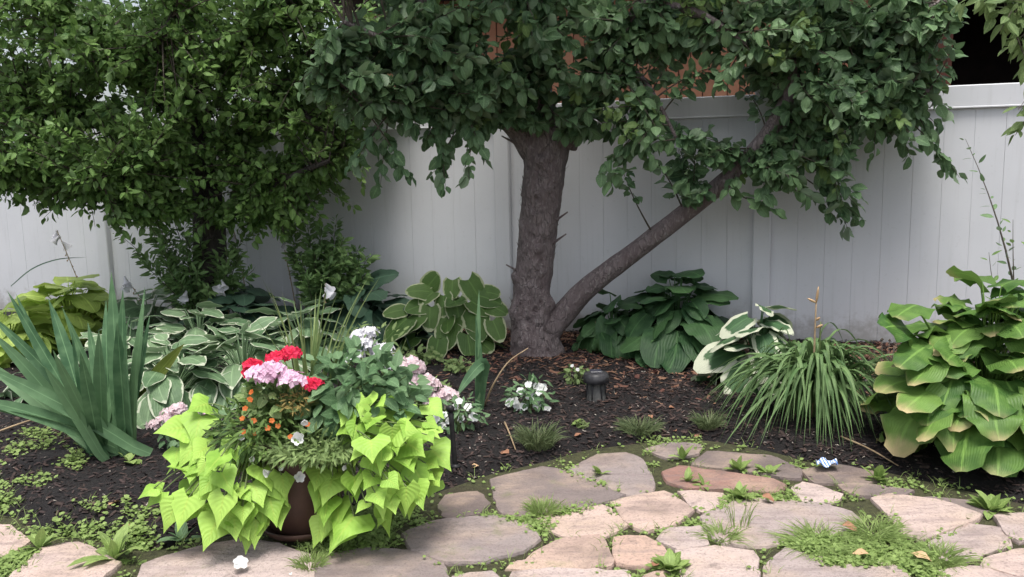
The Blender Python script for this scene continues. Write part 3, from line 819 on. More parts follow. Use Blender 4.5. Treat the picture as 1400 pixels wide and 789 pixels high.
    for b in [
        (520, 95, 5.55, .46, .45, .33, 46), (455, 110, 5.4, .22, .3, .25, 16), (585, 150, 5.5, .34, .35, .2, 14), (640, 60, 5.5, .45, .45, .38, 46), (660, 150, 5.55, .25, .3, .25, 20), (755, 60, 5.65, .45, .45, .38, 44),
        (825, 130, 5.8, .26, .35, .28, 26), (860, 180, 5.6, .22, .25, .16, 12), (950, 25, 5.8, .45, .4, .22, 30), (1060, 30, 5.6, .42, .4, .30, 36), (1145, 140, 5.5, .34, .4, .33, 44),
        (800, 20, 5.8, .25, .4, .25, 14), (900, 45, 5.9, .3, .3, .2, 18), (985, 95, 5.8, .2, .3, .2, 6), (1150, 20, 5.7, .4, .4, .3, 30), (1275, 85, 5.6, .2, .25, .2, 14), (700, 110, 5.8, .3, .3, .25, 22), (560, 30, 5.8, .5, .4, .3, 30),
        (1032, 105, 5.9, .15, .2, .13, 9), (715, 155, 5.85, .14, .15, .1, 8), (785, 165, 5.85, .14, .15, .12, 9), (640, 150, 5.6, .2, .2, .16, 10),
        (945, 190, 5.65, .16, .25, .18, 10), (1205, 105, 5.6, .36, .3, .34, 40), (1235, 170, 5.6, .24, .25, .2, 20), (1150, 235, 5.5, .16, .2, .24, 16), (1070, 230, 5.6, .18, .2, .18, 14), (1230, 30, 5.5, .35, .3, .22, 22)]:
        cr.blob(*b, **K)
    # hanging sprays that show singly against the fence
    for px, py, Y in [(1160, 315, 5.5), (1175, 285, 5.5), (1145, 300, 5.55), (1060, 290, 5.6), (1045, 270, 5.6), (995, 262, 5.65), (955, 262, 5.6), (940, 240, 5.6), (835, 255, 5.6), (850, 228, 5.55), (820, 235, 5.6),
                      (1195, 215, 5.5), (1245, 215, 5.6), (1290, 232, 5.6), (1312, 243, 5.6), (1285, 175, 5.6), (1300, 150, 5.6), (1110, 270, 5.55), (1090, 250, 5.55), (1180, 300, 5.5),
                      (610, 262, 5.5), (560, 245, 5.5), (640, 245, 5.5), (520, 255, 5.5), (590, 240, 5.55), (660, 215, 5.5), (480, 230, 5.4)]:
        cr.spray(at(px, py, Y), 0.16, 18, 0.10, spread=0.35, maxlen=0.42, hang=0.6)
    for b in [(700, -190, 5.2, 1.3, .9, .35, 30), (1080, -200, 5.4, 1.1, .8, .35, 26), (450, -190, 5.2, .9, .7, .35, 24), (800, -330, 4.6, 1.2, .7, .3, 16), (740, -120, 6.0, 1.2, .5, .35, 40), (1000, -120, 6.0, 1.0, .5, .35, 30)]:
        cr.blob(*b, droop=.1, nleaf=24, size=.13)
    part('twigs', cr.tw, MAT['twig'], th, kind='stuff')
    cr.lv.build(th, 300); cr.yl.build(th, 60, 'young_foliage')
    # stubs and bark flakes on the trunk
    for px, py, l in [(706, 372, 40), (764, 300, 14), (762, 330, 12), (700, 196, 45)]:
        p0 = at(px + 12 if px < 720 else px - 8, py + 4, Yt - .05); p1 = at(px - (14 if px < 720 else -12), py - 10, Yt - .12)
        gg = Geo(); gg.add(**tube(np.linspace(p0, p1, 5), np.linspace(0.012, 0.005, 5), 7, .2, 30)); part('twig_stub', gg, MAT['bark'], th)
    fl = Geo()
    for _ in range(170):
        k = RS.randint(16, 140); a = RS.uniform(math.pi * 0.9, math.pi * 2.1)
        q = P1[k] + np.array([math.cos(a), math.sin(a), 0]) * (R1[k] * 1.03 + lob(np.array([P1[k] + np.array([math.cos(a), math.sin(a), 0]) * R1[k]]))[0])
        n_ = np.array([math.cos(a), math.sin(a), .25]); h = RS.uniform(.012, .03)
        S = np.linspace(q, q + np.array([RS.randn() * .006, RS.randn() * .006, h * 1.5]) + n_ * .006, 4)
        fl.add(**ribbon(S, h * .5 * prof_ovate(np.linspace(.1, .95, 4)), n_, 2, -.2), R=RS.rand())
    part('bark_flakes', fl, MAT['bark'], th, kind='stuff')
build_apple()

def build_plum():
    base = ground(287, 462)
    Yt = base[1]
    th = thing('plum_tree', base, 'dense small leaved tree with dark trunk hidden behind the hostas', 'tree')
    sk = []
    def add(path, rpx, n=22, seg=12, name='limb'):
        P, R, t = limb(path, rpx, n, .09, 9, seg, RS.rand() * 9); g = Geo(); g.add(**t); part(name, g, MAT['bark_dark'], th); sk.append(P[1:])
    add([(289, 475, Yt), (288, 400, Yt), (286, 310, Yt), (280, 250, Yt - .05), (270, 170, Yt - .15), (258, 80, Yt - .3), (250, -60, Yt - .5)], [28, 23, 21, 20, 16, 13, 8], 40, 20, 'trunk')
    add([(283, 270, Yt), (330, 200, Yt - .2), (390, 130, Yt - .4), (440, 60, Yt - .5)], [12, 9, 7, 4])
    add([(278, 240, Yt), (200, 200, Yt - .4), (110, 160, Yt - .6), (20, 130, Yt - .7)], [12, 9, 7, 4])
    add([(272, 190, Yt), (190, 110, Yt - .5), (110, 40, Yt - .7), (50, -40, Yt - .8)], [11, 8, 6, 4])
    add([(262, 120, Yt), (340, 60, Yt - .5), (400, -10, Yt - .7)], [9, 7, 4])
    add([(285, 290, Yt), (240, 270, Yt - .3), (170, 250, Yt - .6), (80, 230, Yt - .8)], [8, 6, 5, 3])
    add([(285, 300, Yt), (340, 270, Yt - .3), (400, 240, Yt - .5), (450, 220, Yt - .6)], [7, 5, 4, 3])
    add([(110, 160, Yt - .6), (60, 200, Yt - .85), (10, 240, Yt - .95)], [5, 4, 2], 12, 7, 'branch')
    add([(200, 200, Yt - .4), (180, 225, Yt - .8), (130, 250, Yt - 1.0)], [5, 4, 2], 12, 7, 'branch')
    add([(390, 130, Yt - .4), (430, 170, Yt - .5), (470, 200, Yt - .5)], [5, 4, 2], 12, 7, 'branch')
    add([(330, 200, Yt - .2), (350, 230, Yt - .35), (390, 255, Yt - .4)], [5, 4, 2], 12, 7, 'branch')
    add([(190, 110, Yt - .5), (220, 60, Yt - .8), (240, 0, Yt - .9)], [5, 4, 2], 12, 7, 'branch')
    add([(250, -60, Yt - .5), (150, -200, Yt - 1.2), (60, -280, Yt - 1.8)], [8, 6, 4], 14)
    temps = [leaf_template(rt, 4, 2, cu, c, 0.10, 20 + i) for i, (rt, cu, c) in enumerate(((.5, .2, .3), (.55, .45, .7), (.45, .1, .1), (.6, .6, 1.0), (.5, .3, -.4)))]
    cr = Crown(sk, temps, MAT['plum'], MAT['geranium'])
    K = dict(droop=0.10, nleaf=30, size=0.072, spread=.7, maxlen=.75, hang=.1, face=.3, yp=.1)
    for b in [(90, 60, 6.3, .80, .6, .55, 100), (60, 170, 6.1, .62, .5, .33, 62), (220, 40, 6.2, .6, .5, .4, 62), (370, 50, 6.4, .6, .5, .45, 66), (400, 150, 6.4, .42, .4, .33, 44), (180, 200, 6.0, .38, .4, .28, 36), (60, 235, 6.0, .5, .4, .16, 30), (390, 215, 6.5, .4, .4, .18, 28),
              (330, 150, 6.3, .3, .3, .3, 26), (150, 110, 6.0, .45, .4, .35, 44), (-80, 120, 6.2, .6, .5, .7, 40), (340, 240, 6.7, .22, .25, .14, 14), (180, 255, 6.1, .22, .25, .16, 14), (470, 130, 6.5, .3, .3, .3, 22), (100, 262, 6.1, .16, .2, .07, 7),
              (250, 60, 7.3, 1.6, .3, .8, 130), (120, 130, 7.2, 1.2, .25, .5, 70), (400, 130, 7.2, .8, .2, .5, 50), (235, 290, 6.3, .28, .2, .14, 32), (380, 305, 6.6, .26, .2, .14, 30), (180, 300, 6.2, .18, .15, .10, 16), (320, 285, 6.4, .2, .15, .12, 18), (60, 270, 6.1, .3, .2, .08, 14), (280, 110, 6.4, .35, .2, .3, 26), (300, 190, 6.4, .3, .3, .2, 30), (350, 270, 6.5, .26, .25, .14, 30), (405, 280, 6.6, .25, .2, .16, 24), (205, 275, 6.2, .28, .2, .16, 30), (250, 235, 6.2, .2, .2, .14, 18), (320, 235, 6.4, .25, .2, .14, 22), (130, 275, 6.1, .2, .2, .08, 12), (300, 300, 6.6, .12, .15, .1, 8), (440, 250, 6.6, .2, .2, .16, 14), (250, 160, 6.1, .3, .25, .25, 24), (60, 205, 5.9, .45, .3, .25, 36), (-40, 250, 6.0, .4, .3, .2, 20), (250, 205, 6.2, .2, .25, .22, 18), (440, 60, 6.6, .5, .4, .45, 50), (470, 190, 6.7, .3, .3, .25, 24), (330, -20, 6.2, .7, .5, .35, 50), (20, 250, 6.1, .4, .4, .14, 24), (130, 240, 5.9, .35, .3, .18, 26), (30, 30, 5.9, .5, .4, .5, 40), (520, 60, 7.0, .4, .3, .5, 30), (430, 235, 6.6, .28, .3, .12, 16), (290, 90, 6.0, .4, .3, .4, 36), (150, -180, 6.0, 1.2, .9, .35, 36)]:
        cr.blob(*b, **K)
    for px, py, Y in [(110, 290, 6.0), (150, 300, 6.0), (30, 280, 6.1), (75, 285, 6.0), (170, 320, 6.1), (215, 325, 6.2), (130, 310, 6.0), (345, 330, 6.6), (395, 325, 6.6), (440, 300, 6.6), (470, 270, 6.6), (500, 255, 6.5), (375, 318, 6.5), (325, 322, 6.5), (230, 335, 6.3), (60, 298, 6.1), (415, 305, 6.4), (260, 320, 6.2), (485, 285, 6.6), (360, 300, 6.7), (420, 262, 6.6), (455, 255, 6.6), (500, 232, 6.5), (205, 290, 6.3), (240, 300, 6.4), (185, 300, 6.3)]:
        cr.spray(at(px, py, Y), .14, 22, .085, maxlen=.5, young=RS.rand() < .25)
    for px, py, Y in [(232, 165, 5.8), (150, 205, 5.8), (130, 215, 5.75), (280, 130, 5.9), (225, 140, 5.8), (430, 210, 5.9), (140, 170, 5.8)]:       # pale upright shoot tips
        cr.spray(at(px, py, Y), -.1, 16, .085, maxlen=.35, young=True, hang=-.3)
    part('twigs', cr.tw, MAT['twig'], th, kind='stuff')
    cr.lv.build(th, 300); cr.yl.build(th, 100, 'young_foliage')
build_plum()

# ------------------------------------------------------------------ hostas
def facing_leaves(th, C, leaves, mat, top, bot, br=.95, depth=.5, seed=0, ripple=.08, cup=-.1, fwd=.35, face=.8):
    """blades seen face on: centre pixel, length in pixels, pointing angle (0 right, 90 down)"""
    r = np.random.RandomState(seed)
    for (cx, cy, lp, ang) in leaves:
        Y = C[1] + .10 - depth * (cy - top) / (bot - top); L = lp * ppm(Y) * (1 + .4 * max(0, fwd - .35)); a = rad(ang + 8 * r.randn())
        d = nrm(CR * math.cos(a) - CU * math.sin(a) - _fw * (fwd + .15 * r.randn()))
        B = at(cx, cy, Y) - d * L * .5
        NL = 9; tt = np.linspace(0, 1, NL)
        S = B + d * (L * tt)[:, None] + (np.array([0, 0, -1.0]) * .16 + _fw * .05) * (L * tt ** 2)[:, None] + np.array([0, 0, .05]) * L
        S[:, 2] = np.maximum(S[:, 2], np.array([terr(q[0], q[1]) for q in S]) + .012)
        N0 = -_fw * face + np.array([0, 0, 1.0 - .5 * face]) + CR * .3 * math.cos(a) + r.randn(3) * .18
        g = Geo(); g.add(**ribbon(S, L * br * .5 * prof_heart(tt), N0, 6, cup, ripple * (.5 + r.rand()), 1.5 + r.rand(), .2, r.rand() * 6, .025))
        t = np.linspace(0, 1, 6)[:, None]; ctrl = C * .5 + B * .5 + (0, .06, .1); pet = (1 - t) ** 2 * C + 2 * t * (1 - t) * ctrl + t * t * B
        tb = tube(pet, np.linspace(.008, .005, 6), 5, cap=False); tb['U'] = np.zeros((len(tb['V']), 2)) + (0.0, 0.5); g.add(**tb)
        part('leaf', g, mat, th)

def hosta(name, label, cat_group, px, py, R, H, n, mat, bl, br, k0=0.0, seed=0, front=1.0, prof=prof_heart, ripple=0.10, cup=0.12, stalks=(), tipdrop=55, azr=None, el=55, lobe=.16, elo=-30):
    r = np.random.RandomState(seed)
    C = ground(px, py)
    th = thing(name, C, label, 'hosta', cat_group)
    C0 = C - (0, 0, .02)
    for i in range(n):
        k = k0 + (1 - k0) * ((i + .5) / n) ** 0.75
        az = i * 2.39996 + r.randn() * .25
        if azr: az = azr[0] + (azr[1] - azr[0]) * ((i * .618034) % 1)
        out = np.array([math.cos(az), math.sin(az), 0]); upv = np.array([0, 0, 1.0])
        Bh = H * (0.92 - .72 * k + .10 * r.randn() * .6); Br = R * (.08 + .52 * k + .05 * r.randn())
        B = C0 + out * Br + upv * max(Bh, .07)
        ctrl = C0 + out * Br * .35 + upv * max(Bh, .07) * .8
        t = np.linspace(0, 1, 6)[:, None]
        pet = (1 - t) ** 2 * C0 + 2 * t * (1 - t) * ctrl + t * t * B
        L = bl * (.72 + .5 * r.rand()) * (.72 + .4 * k)
        e = rad(el + (elo - el) * k + 12 * r.randn()); de = rad(-tipdrop * (.6 + .6 * r.rand()))
        NL = 9; tt = np.linspace(0, 1, NL); tw = r.randn() * .25
        ee = e + de * tt ** 1.2
        sid = np.cross(upv, out)
        dirs = np.cos(ee)[:, None] * out + np.sin(ee)[:, None] * upv + sid * (tw * tt)[:, None]
        S = np.concatenate([[B], B + np.cumsum(nrm(dirs)[1:] * L / (NL - 1), 0)])
        # keep the blade out of the soil
        gz = np.array([terr(q[0], q[1]) for q in S]) + .015
        S[:, 2] = np.maximum(S[:, 2], gz)
        N0 = -np.sin(ee)[:, None] * out + np.cos(ee)[:, None] * upv + sid * r.randn() * .35
        Wd = L * br * .5 * prof(tt)
        g = Geo()
        g.add(**ribbon(S, Wd, N0, 6, -cup + .35 * r.rand() * cup, ripple * (.5 + r.rand()), 1.6 + r.rand(), lobe, r.rand() * 6, .02))
        tb = tube(pet, np.linspace(.007, .004, 6) * (L / .25 + .4) * .7, 5, cap=False); tb['U'] = np.zeros((len(tb['V']), 2)) + (0.0, 0.5)
        g.add(**tb)
        part('leaf', g, mat, th)
    for (sx, sy, bx, by, dY) in stalks:
        a = ground(bx, by); Y = a[1] + dY
        top_ = at(sx, sy, Y)
        P = smooth_path([a, a * .55 + top_ * .45 + (0, 0, .04), top_], 10)
        g = Geo(); g.add(**tube(P, np.linspace(.005, .003, 10), 5)); sp = part('flower_stalk', g, MAT['dry'], th)
        for q in range(9):
            u = .55 + .45 * q / 8; i = min(8, int(u * 9)); p = P[i] + (P[i + 1] - P[i]) * (u * 9 - i)
            d = nrm(np.array([r.randn(), r.randn() - .3, -1.6])); bell = Geo()
            L = .03 + .05 * (q >= 6)
            rr = np.array([.15, .28, .42, .75]) * L * .5 * (1.3 if q >= 6 else .7)
            bell.add(**tube(np.array([p + d * L * s for s in (0, .35, .7, 1.0)]), rr, 7, cap=False)); part('flower', bell, MAT['petal_lilac'] if q >= 5 else MAT['dry'], sp)
    return th
HG = 'hostas in the shade bed'
D1 = dict(el=18, elo=-34, tipdrop=34)
hosta('hosta', 'chartreuse gold leaved hosta against the fence above the iris', HG, 100, 462, .62, .58, 64, MAT['hosta_gold'], .30, .88, seed=1, stalks=[(78, 315, 130, 448, 0)], **D1)
hosta('hosta', 'narrow gold leaved hosta beside the iris tips', HG, 15, 490, .5, .48, 40, MAT['hosta_gold'], .28, .84, seed=2, **D1)
hosta('hosta', 'blue green hosta with flower stalks under the dark tree trunk', HG, 335, 470, .60, .50, 50, MAT['hosta_dark'], .32, .82, seed=3, stalks=[(319, 312, 345, 450, -.1), (275, 342, 290, 450, -.1), (383, 312, 410, 452, 0)], **D1)
hosta('hosta', 'dark blue green hosta between flower stalks and yellow edged hosta', HG, 495, 466, .58, .52, 48, MAT['hosta_dark'], .34, .84, seed=4, **D1)
hosta('hosta', 'small blue green hosta behind the white edged clumps', HG, 205, 464, .5, .48, 36, MAT['hosta_white_edge'], .28, .74, seed=5, stalks=[(170, 378, 215, 450, -.4), (228, 372, 240, 450, -.3), (255, 398, 262, 460, -.4)], **D1)
hosta('hosta', 'white edged hosta clump above the pink flowers on the bare soil', HG, 238, 548, .58, .42, 66, MAT['hosta_white_edge'], .27, .56, seed=6, prof=prof_ovate, lobe=.04, el=30, elo=-45, tipdrop=40)
hosta('hosta', 'white edged hosta clump nearest to the potted red flowers', HG, 335, 530, .60, .46, 66, MAT['hosta_white_edge'], .27, .58, seed=7, prof=prof_ovate, stalks=[(303, 383, 320, 470, -.1)], lobe=.04, el=30, elo=-45, tipdrop=40)
hosta('hosta', 'white edged hosta clump in the middle of the hosta drift', HG, 275, 495, .60, .46, 64, MAT['hosta_white_edge'], .27, .58, seed=8, prof=prof_ovate, lobe=.04, el=30, elo=-45, tipdrop=40)
hosta('hosta', 'white edged hosta clump half hidden by the iris blades', HG, 95, 540, .45, .36, 34, MAT['hosta_white_edge'], .25, .56, seed=19, prof=prof_ovate, lobe=.04, el=30, elo=-45, tipdrop=40)
hosta('hosta', 'white edged hosta clump rising behind the iris fan', HG, 178, 515, .48, .40, 44, MAT['hosta_white_edge'], .26, .56, seed=18, prof=prof_ovate, lobe=.04, el=30, elo=-45, tipdrop=40)
hosta('hosta', 'white edged hosta clump behind the spiky grass of the pot', HG, 415, 490, .55, .44, 54, MAT['hosta_white_edge'], .27, .62, seed=9, prof=prof_ovate, stalks=[(445, 388, 440, 470, -.3)], lobe=.04, el=30, elo=-45, tipdrop=40)
hy = hosta('hosta', 'round green hosta with cream yellow leaf edges left of the apple trunk', HG, 615, 474, .42, .44, 14, MAT['hosta_yellow_edge'], .2, 1.0, seed=10, ripple=.04, cup=.02, tipdrop=25, el=10, elo=-30, lobe=.2)
def crop(x0, y0, k, L): return [(x0 + x / k, y0 + y / k, l / k, a) for x, y, l, a in L]
facing_leaves(hy, np.array(hy.location), crop(480, 360, 5.258, [(590, 120, 165, -70), (725, 190, 150, 95), (895, 205, 190, 60), (475, 200, 180, 190), (470, 315, 185, 165), (565, 400, 165, 110), (660, 310, 150, 100), (770, 365, 180, 70), (690, 515, 225, 95), (930, 320, 160, 30),
    (910, 460, 205, 80), (430, 440, 165, 140), (320, 475, 215, 140), (610, 640, 180, 105), (850, 600, 175, 80), (1055, 330, 160, 25), (1050, 485, 160, 70), (1010, 215, 140, 0), (300, 350, 150, 170), (740, 280, 120, 60), (540, 250, 140, 150), (1000, 260, 170, 10)]), MAT['hosta_yellow_edge'], 370, 495, 1.0, .40, 3, .04, -.06)
hosta('hosta', 'plain dark green hosta mound beneath the slanting limb', HG, 925, 478, .58, .64, 70, MAT['hosta_green'], .26, .86, seed=11, el=15, elo=-38, tipdrop=34)
hosta('hosta', 'dark green hosta reaching towards the slanting limb base', HG, 838, 474, .34, .42, 36, MAT['hosta_green'], .23, .82, seed=12, el=5, elo=-50, tipdrop=30)
hosta('hosta', 'hosta with broad creamy white leaf margins behind the daylily', HG, 1035, 522, .36, .54, 44, MAT['hosta_cream'], .28, .74, seed=13, ripple=.12, tipdrop=30, el=5, elo=-50)
hb = hosta('hosta', 'huge ribbed green hosta with scorched yellow brown leaf edges', HG, 1345, 604, .60, .88, 135, MAT['hosta_big'], .235, .98, seed=14, ripple=.20, tipdrop=48, el=28, elo=-22, lobe=.2, cup=.16)
facing_leaves(hb, np.array(hb.location), crop(1180, 370, 2.818, [(170, 150, 160, 172), (130, 215, 170, 176), (190, 330, 150, 165), (240, 385, 170, 158), (210, 495, 175, 155), (330, 460, 160, 140), (260, 600, 160, 140), (350, 575, 200, 120), (530, 655, 230, 85), (440, 620, 170, 110), (520, 330, 190, 40), (380, 365, 165, 30), (330, 270, 160, 150), (590, 540, 150, 30), (470, 245, 150, 40), (620, 640, 190, 60)]), MAT['hosta_big'], 380, 640, .85, .55, 8, .22, -.2, .75, .42)

# ------------------------------------------------------------------ iris, daylily and other blades
def blade_plant(name, label, cat, base_px, blades, mat, wid, group=None, nl=10, prof=prof_sword, cup=.25, spreadb=.05, mats=None):
    C = ground(*base_px); th = thing(name, C, label, cat, group)
    for i, bl in enumerate(blades):
        tx, ty, dY, arch, wf = bl
        B = C + np.array([RS.randn() * spreadb, RS.randn() * spreadb * .6, -.02])
        tip = at(tx, ty, C[1] + dY)
        L = np.linalg.norm(tip - B)
        midp = (B + tip) / 2 + np.array([0, 0, arch * L]) + RS.randn(3) * .02 * L
        t = np.linspace(0, 1, nl)[:, None]
        S = (1 - t) ** 2 * B + 2 * t * (1 - t) * midp + t * t * tip
        S[:, 2] = np.maximum(S[:, 2], [terr(q[0], q[1]) + .008 for q in S])
        side = np.array([RS.randn() * .35, -1.0, .35 + RS.randn() * .3])
        g = Geo(); g.add(**ribbon(S, wid * wf * prof(np.linspace(0, 1, nl)), side, 2, cup, .03, 1.0, 0, RS.rand() * 6))
        part('leaf_blade', g, (mats or {}).get(i, mat), th)
    return th
ib = [(10, 398, .1, .05, 1), (22, 402, .3, .04, 1), (66, 408, .25, .03, 1.1), (-15, 452, -.1, .06, 1), (-25, 500, -.25, .07, 1.1), (-45, 545, -.35, .08, 1.1), (-20, 425, .2, .05, 1), (72, 478, -.3, .04, .9), (98, 452, .0, .03, 1.1), (120, 440, .2, .02, 1),
      (152, 372, .15, .0, 1.1), (168, 395, .05, .0, 1), (198, 392, .2, -.02, .8), (135, 450, -.25, .02, 1), (172, 462, -.2, .0, 1.2), (160, 440, -.1, .0, 1.1), (178, 430, .1, -.01, .9), (40, 455, .3, .05, .9), (60, 500, -.2, .06, 1.0), (85, 420, .35, .03, .9), (110, 480, -.35, .03, 1),
      (-40, 480, .1, .06, 1), (188, 470, .1, -.02, .9), (145, 410, .35, 0, .9), (205, 430, .25, -.03, .7), (-10, 560, -.3, .12, .9)]
blade_plant('iris_clump', 'fan of broad grey green iris sword leaves standing on bare soil', 'iris', (155, 622), ib, MAT['iris'], .034, spreadb=.075)
blade_plant('iris_leaf', 'single broad yellowing sword leaf leaning over white edged hostas', 'iris leaf', (176, 560), [(252, 470, -.1, .06, 1.0)], MAT['iris_old'], .04, spreadb=.0)
C = ground(1112, 566)
DL = thing('daylily', C, 'arching strappy daylily clump spilling onto the patio edge', 'daylily')
for i in range(290):
    a = RS.uniform(-math.pi, math.pi) if i % 4 else RS.uniform(-2.8, -.3)
    rr = RS.uniform(.35, 1.0) ** .8; reach = .60 * rr * (1.08 if abs(math.cos(a)) > .7 else .85)
    B = C + np.array([RS.randn() * .045, RS.randn() * .04, -.01]); out_ = np.array([math.cos(a), math.sin(a), 0])
    tip = B + out_ * reach; tip[2] = terr(tip[0], tip[1]) + .01 + max(0, .12 * RS.randn() + .03)
    ctrl = B + out_ * reach * RS.uniform(.25, .5) + np.array([0, 0, RS.uniform(.55, .95) * (1.15 - .45 * rr)])
    t = np.linspace(0, 1, 13)[:, None]; S = (1 - t) ** 2 * B + 2 * t * (1 - t) * ctrl + t * t * tip
    S[:, 2] = np.maximum(S[:, 2], [terr(q[0], q[1]) + .008 for q in S])
    g = Geo(); g.add(**ribbon(S, .0150 * RS.uniform(.7, 1.25) * prof_grass(np.linspace(0, 1, 13)), np.cross(out_, (0, 0, 1)) * .0 + np.array([RS.randn() * .3, RS.randn() * .3, 1]) - out_ * .01, 2, .45, .0)); part('leaf_blade', g, MAT['daylily'], DL)
C = ground(1112, 572)
for (x, y, y0) in [(1116, 410, 0), (1122, 440, 0), (1130, 465, 0)]:
    g = Geo(); P = smooth_path([C + (0, .02, 0), at(x - 3, (y + 560) / 2, C[1]), at(x, y, C[1])], 8); g.add(**tube(P, np.linspace(.008, .004, 8), 6)); st = part('flower_stalk', g, MAT['stem'] if y > 420 else MAT['dry'], DL)
    if y < 420:
        for dx, dy in ((-12, 2), (3, -14), (5, 28), (9, 38)):
            p0 = at(x, y + max(dy, 4), C[1]); p1 = at(x + dx, y + dy - 4, C[1] - .02)
            g = Geo(); g.add(**tube(np.linspace(p0, p1, 5), [.003, .007, .008, .006, .002], 6)); part('withered_bud', g, MAT['tanleaf'], st)
blade_plant('gladiolus', 'lone upright sword leaf plant with one blade bent over by the black stake', 'plant', (655, 562), [(655, 395, .05, 0, .8), (658, 470, 0, 0, 1.2), (650, 430, .02, .0, .7)], MAT['iris'], .022, spreadb=.008)
# bent blade
C = ground(655, 562)
g = Geo(); Pb = smooth_path([C, at(658, 520, C[1]), at(662, 499, C[1] - .02), at(655, 500, C[1] - .05), at(638, 520, C[1] - .12), at(622, 545, C[1] - .18)], 14)
g.add(**ribbon(Pb, .035 * prof_sword(np.linspace(0, 1, 14)), (0.2, -1, .3), 2, .1)); part('bent_blade', g, MAT['iris'], bpy.data.objects['gladiolus'])
g = Geo(); g.add(**tube(smooth_path([ground(662, 555), at(675, 525, C[1]), at(695, 495, C[1]), at(722, 476, C[1] + .05)], 12), np.linspace(.007, .003, 12), 6))
o = link('dry_stalk', g.mesh('dry_stalk', MAT['dry'])); tag(o, 'dry pale stalk arching towards the apple trunk', 'stalk')
Y0 = ground(60, 470)[1] + .6
g = Geo(); Pd = smooth_path([at(15, 392, Y0), at(45, 368, Y0), at(80, 355, Y0), at(118, 352, Y0)], 14); g.add(**ribbon(Pd, .022 * prof_grass(np.linspace(0, 1, 14)), (0, -.4, 1), 2, .3))
o = link('arching_leaf', g.mesh('arching_leaf', MAT['hosta_dark'])); tag(o, 'thin dark leaf arching in front of the fence post', 'leaf')

# ------------------------------------------------------------------ planter
PB = ground(404, 738); PB = flat(404, 742, 0.03); PY = PB[1]
PC = PB + np.array([0.0, .17, 0])
pot = thing('flower_pot', PC, 'dark brown round flower pot filled with mixed annuals on the patio edge', 'pot')
g = Geo(); g.add(**lathe(PC, [(0.001, .012), (.135, .012), (.142, .02), (.165, .18), (.185, .33), (.19, .345), (.205, .35), (.208, .395), (.20, .402), (.185, .40), (.178, .36), (.17, .34)])); part('pot_body', g, MAT['pot'], pot)
g = Geo(); g.add(**lathe(PC, [(0.001, .0), (.165, .0), (.185, .03), (.18, .034), (.16, .010), (0.001, .009)])); part('saucer', g, MAT['pot'], pot)
g = Geo(); g.add(**lathe(PC, [(0.001, .365), (.09, .362), (.176, .355)], 24)); part('potting_soil', g, MAT['soil'], pot)
RIM = PC + np.array([0, 0, .38])

def potato(label, px, rxs, specs, seed):
    r = np.random.RandomState(seed)
    base = RIM + np.array([rxs, -.03, -.0]); th = thing('sweet_potato_vine', base, label, 'vine', 'lime sweet potato vines in the flower pot')
    st = Geo()
    for (x, y, dY, size, dirx) in specs:
        size *= .80; p = at(x, y, PY + dY)          # blade base, the blade hangs below it
        ctrl = (base + p) / 2 + np.array([0, -.03, .09])
        t = np.linspace(0, 1, 8)[:, None]; Cc = (1 - t) ** 2 * base + 2 * t * (1 - t) * ctrl + t * t * p
        st.add(**tube(Cc, np.linspace(.005, .0025, 8), 5, cap=False))
        hgt = np.clip((680 - y) / 110.0, 0, 1)      # crest leaves lie flatter, lower ones hang
        d = nrm(np.array([dirx + .3 * r.randn(), -.8 + .35 * r.randn(), -.85 + .65 * hgt + .4 * r.randn()]))
        nn = np.array([.35 * dirx + .3 * r.randn(), -.7 + .3 * r.randn(), .7 + .2 * r.randn()])
        NL = 9; tt = np.linspace(0, 1, NL); L = size
        sag = np.array([0, .05, -1.0])
        S = p + d * (L * tt)[:, None] + sag * (L * .22 * tt ** 2)[:, None]
        # three-lobed heart: shoulders near the base, pointed tip
        Wd = L * .5 * np.interp(tt, [0, .06, .14, .25, .4, .55, .7, .85, 1], np.array([.6, 1.05, 1.30, 1.28, .95, .60, .35, .15, .01]) * (.85 + .3 * r.rand()))
        g = Geo(); g.add(**ribbon(S, Wd, nn, 6, -.02 + .09 * r.randn(), .05 + .06 * r.rand(), .8 + .5 * r.rand(), .27, r.rand() * 6))
        part('leaf', g, MAT['potato'], th)
    part('stems', st, MAT['stem'], th)
def shell(cx, cy, rx, ry, n, seed, y0):
    """leaf specs over a hanging cushion"""
    r = np.random.RandomState(seed); out = []
    for i in range(n):
        v = (i + .5) / n; a = i * 2.39996 + .5 * r.randn()
        u = math.sqrt(v) * math.cos(a) + .1 * r.randn(); w_ = math.sqrt(v) * math.sin(a) + .1 * r.randn()
        dY = y0 - .22 * max(0, 1 - u * u - w_ * w_ * .6) - .10 * max(0, w_) + .04 * r.randn()
        out.append((cx + rx * u, cy + ry * w_ - 12, dY, .092 * (.6 + .85 * r.rand()), .8 * u + .45 * r.randn()))
    return out
potato('lime green sweet potato vine hanging over the pot side nearest the black stake', 520, .14, shell(526, 630, 76, 82, 74, 1, .12) + [(462, 690, -.03, .14, -.4), (484, 706, -.08, .18, 0), (452, 700, -.03, .13, -.3), (545, 560, .1, .17, .3), (590, 615, .1, .15, .7), (500, 590, .0, .16, .1), (585, 650, .05, .14, .6), (525, 575, .06, .17, -.1), (555, 590, .05, .16, .4), (440, 665, -.02, .12, -.3), (448, 685, -.05, .13, -.2), (438, 640, .0, .12, -.4), (455, 655, -.04, .13, -.2), (470, 720, -.06, .13, -.1), (442, 715, -.04, .11, -.3)], 31)
